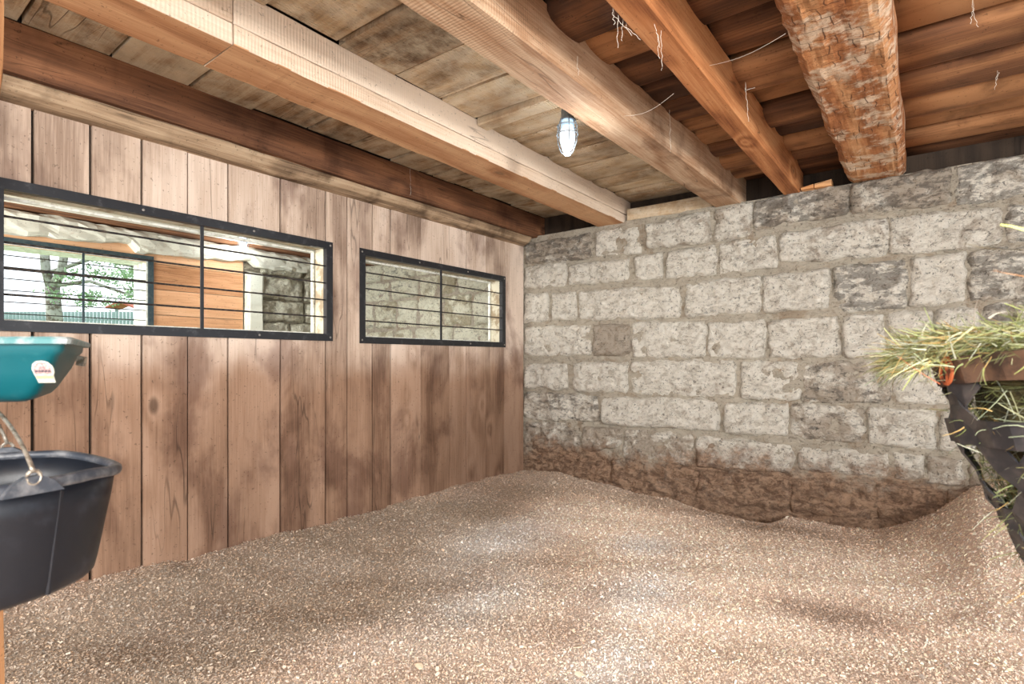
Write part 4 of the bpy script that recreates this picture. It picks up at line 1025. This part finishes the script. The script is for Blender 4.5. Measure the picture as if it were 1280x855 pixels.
# hay: thin curved blades filling and topping the bag
def blades(name, roots, dirs, lens, wid, cols, parent=None, curve=.35):
    V = []; F_ = []; C = []
    for p, d_, L0, w0, c0 in zip(roots, dirs, lens, wid, cols):
        p = Vector(p); d_ = Vector(d_).normalized(); side = d_.cross(Vector((random.gauss(0, 1), random.gauss(0, 1), random.gauss(0, 1)))).normalized()
        bend = Vector((random.gauss(0, 1), random.gauss(0, 1), random.gauss(-.4, 1)))*curve
        n0 = len(V)
        for k in range(4):
            s = k/3; q = p+d_*L0*s+bend*L0*s*s*.5; w_ = w0*(1-.6*s)
            V += [q-side*w_, q+side*w_]; C += [c0, c0]
        for k in range(3): F_.append((n0+2*k, n0+2*k+2, n0+2*k+3, n0+2*k+1))
    o = mesh(name, V, F_, M['hay'], parent, center=False); set_tone(o.data, np.array(C)); return o
pal = [srgb(178, 180, 124)[:3], srgb(146, 152, 92)[:3], srgb(192, 192, 150)[:3], srgb(116, 122, 74)[:3], srgb(204, 208, 184)[:3], srgb(184, 156, 100)[:3], srgb(168, 178, 146)[:3], srgb(134, 144, 96)[:3]]
R1, D1, L1, W1, C1 = [], [], [], [], []
for i in range(6500):     # body, packed against the straps
    z = random.uniform(.73, 1.2); a = random.uniform(0, 2*math.pi); r_ = RADZ(z)*random.uniform(.72, .95)
    R1.append((hc.x+r_*math.cos(a), hc.y+r_*math.sin(a), tilt(a, z))); tg = Vector((-math.sin(a), math.cos(a), random.gauss(0, .7)))+Vector((math.cos(a), math.sin(a), 0))*random.gauss(-.12, .12)
    D1.append(tg*random.choice((-1, 1))); L1.append(random.uniform(.04, .10)); W1.append(random.uniform(.0006, .0016)); C1.append(np.array(random.choice(pal))*random.uniform(.35, 1.0))
for i in range(8000):     # heap on top
    r_ = .285*math.sqrt(random.random()); a = random.uniform(0, 2*math.pi); top = .115*(1-(r_/.33)**2)
    z = 1.195+random.uniform(0, 1)*top+.01
    R1.append((hc.x+r_*math.cos(a), hc.y+r_*math.sin(a), tilt(a, z))); b = random.uniform(0, 2*math.pi)
    D1.append((math.cos(b)+.5*math.cos(a), math.sin(b)+.5*math.sin(a), random.gauss(.12, .28))); L1.append(random.uniform(.03, .085)); W1.append(random.uniform(.0006, .0017)); C1.append(np.array(random.choice(pal))*random.uniform(.6, 1.15))
aL = math.atan2(_rv.x, -_rv.y)
for i in range(2600):      # spilling over the left lip
    a = aL+random.gauss(.0, .35); r_ = random.uniform(.25, .385)
    R1.append((hc.x+r_*math.cos(a), hc.y+r_*math.sin(a), random.uniform(1.215, 1.26)-max(0, r_-.31)*.6)); D1.append((math.cos(a)+random.gauss(0, .5), math.sin(a)+random.gauss(0, .5), random.gauss(-.3, .45)))
    L1.append(random.uniform(.02, .065)); W1.append(random.uniform(.0007, .0016)); C1.append(np.array(random.choice(pal))*random.uniform(.6, 1.1))
for i in range(260):      # wisps through the weave
    z = random.uniform(.78, 1.12); a = random.uniform(0, 2*math.pi); r_ = RADZ(z)
    R1.append((hc.x+r_*math.cos(a), hc.y+r_*math.sin(a), z)); D1.append((math.cos(a)+random.gauss(0, .8), math.sin(a)+random.gauss(0, .8), random.gauss(-.3, .6)))
    L1.append(random.uniform(.03, .06)); W1.append(random.uniform(.0007, .0014)); C1.append(np.array(random.choice(pal))*random.uniform(.8, 1.15))
# single blades standing out
for (pa, pb, t_, w_, c0) in (((1292, 292), (1256, 274), .66, .0024, (206, 210, 120)), ((1284, 346), (1238, 339), .74, .0012, (196, 140, 92)),
                             ((1278, 312), (1203, 318), .78, .0011, (184, 172, 122)), ((1290, 735), (1262, 752), .72, .002, (200, 160, 80)), ((1218, 405), (1216, 368), .86, .002, (204, 200, 188)), ((1236, 398), (1254, 380), .84, .0018, (204, 200, 184)), ((1175, 480), (1122, 452), .95, .0009, (170, 96, 66))):
    a = px_at(*pa, t_); b = px_at(*pb, t_)
    R1.append(a); D1.append(b-a); L1.append((b-a).length*1.0); W1.append(w_); C1.append(np.array(srgb(*c0)[:3]))
hay = blades('hay', R1, D1, L1, W1, C1); tag(hay, 'loose green and straw-coloured hay heaped in the hanging strap bag', 'hay', kind='stuff')
# dark packed core so the bag is not see-through
m = MB().lathe([(.0005, .72), (.09, .73), (.13, .81), (.155, .88), (.185, .96), (.235, 1.07), (.245, 1.16), (.20, 1.20), (.10, 1.235), (.0005, 1.245)], (0, 0, 0), 20)
m.build('packed_hay', plain('packed_hay', (96, 88, 56), .95, c2=(60, 52, 34), sc2=40), hb)
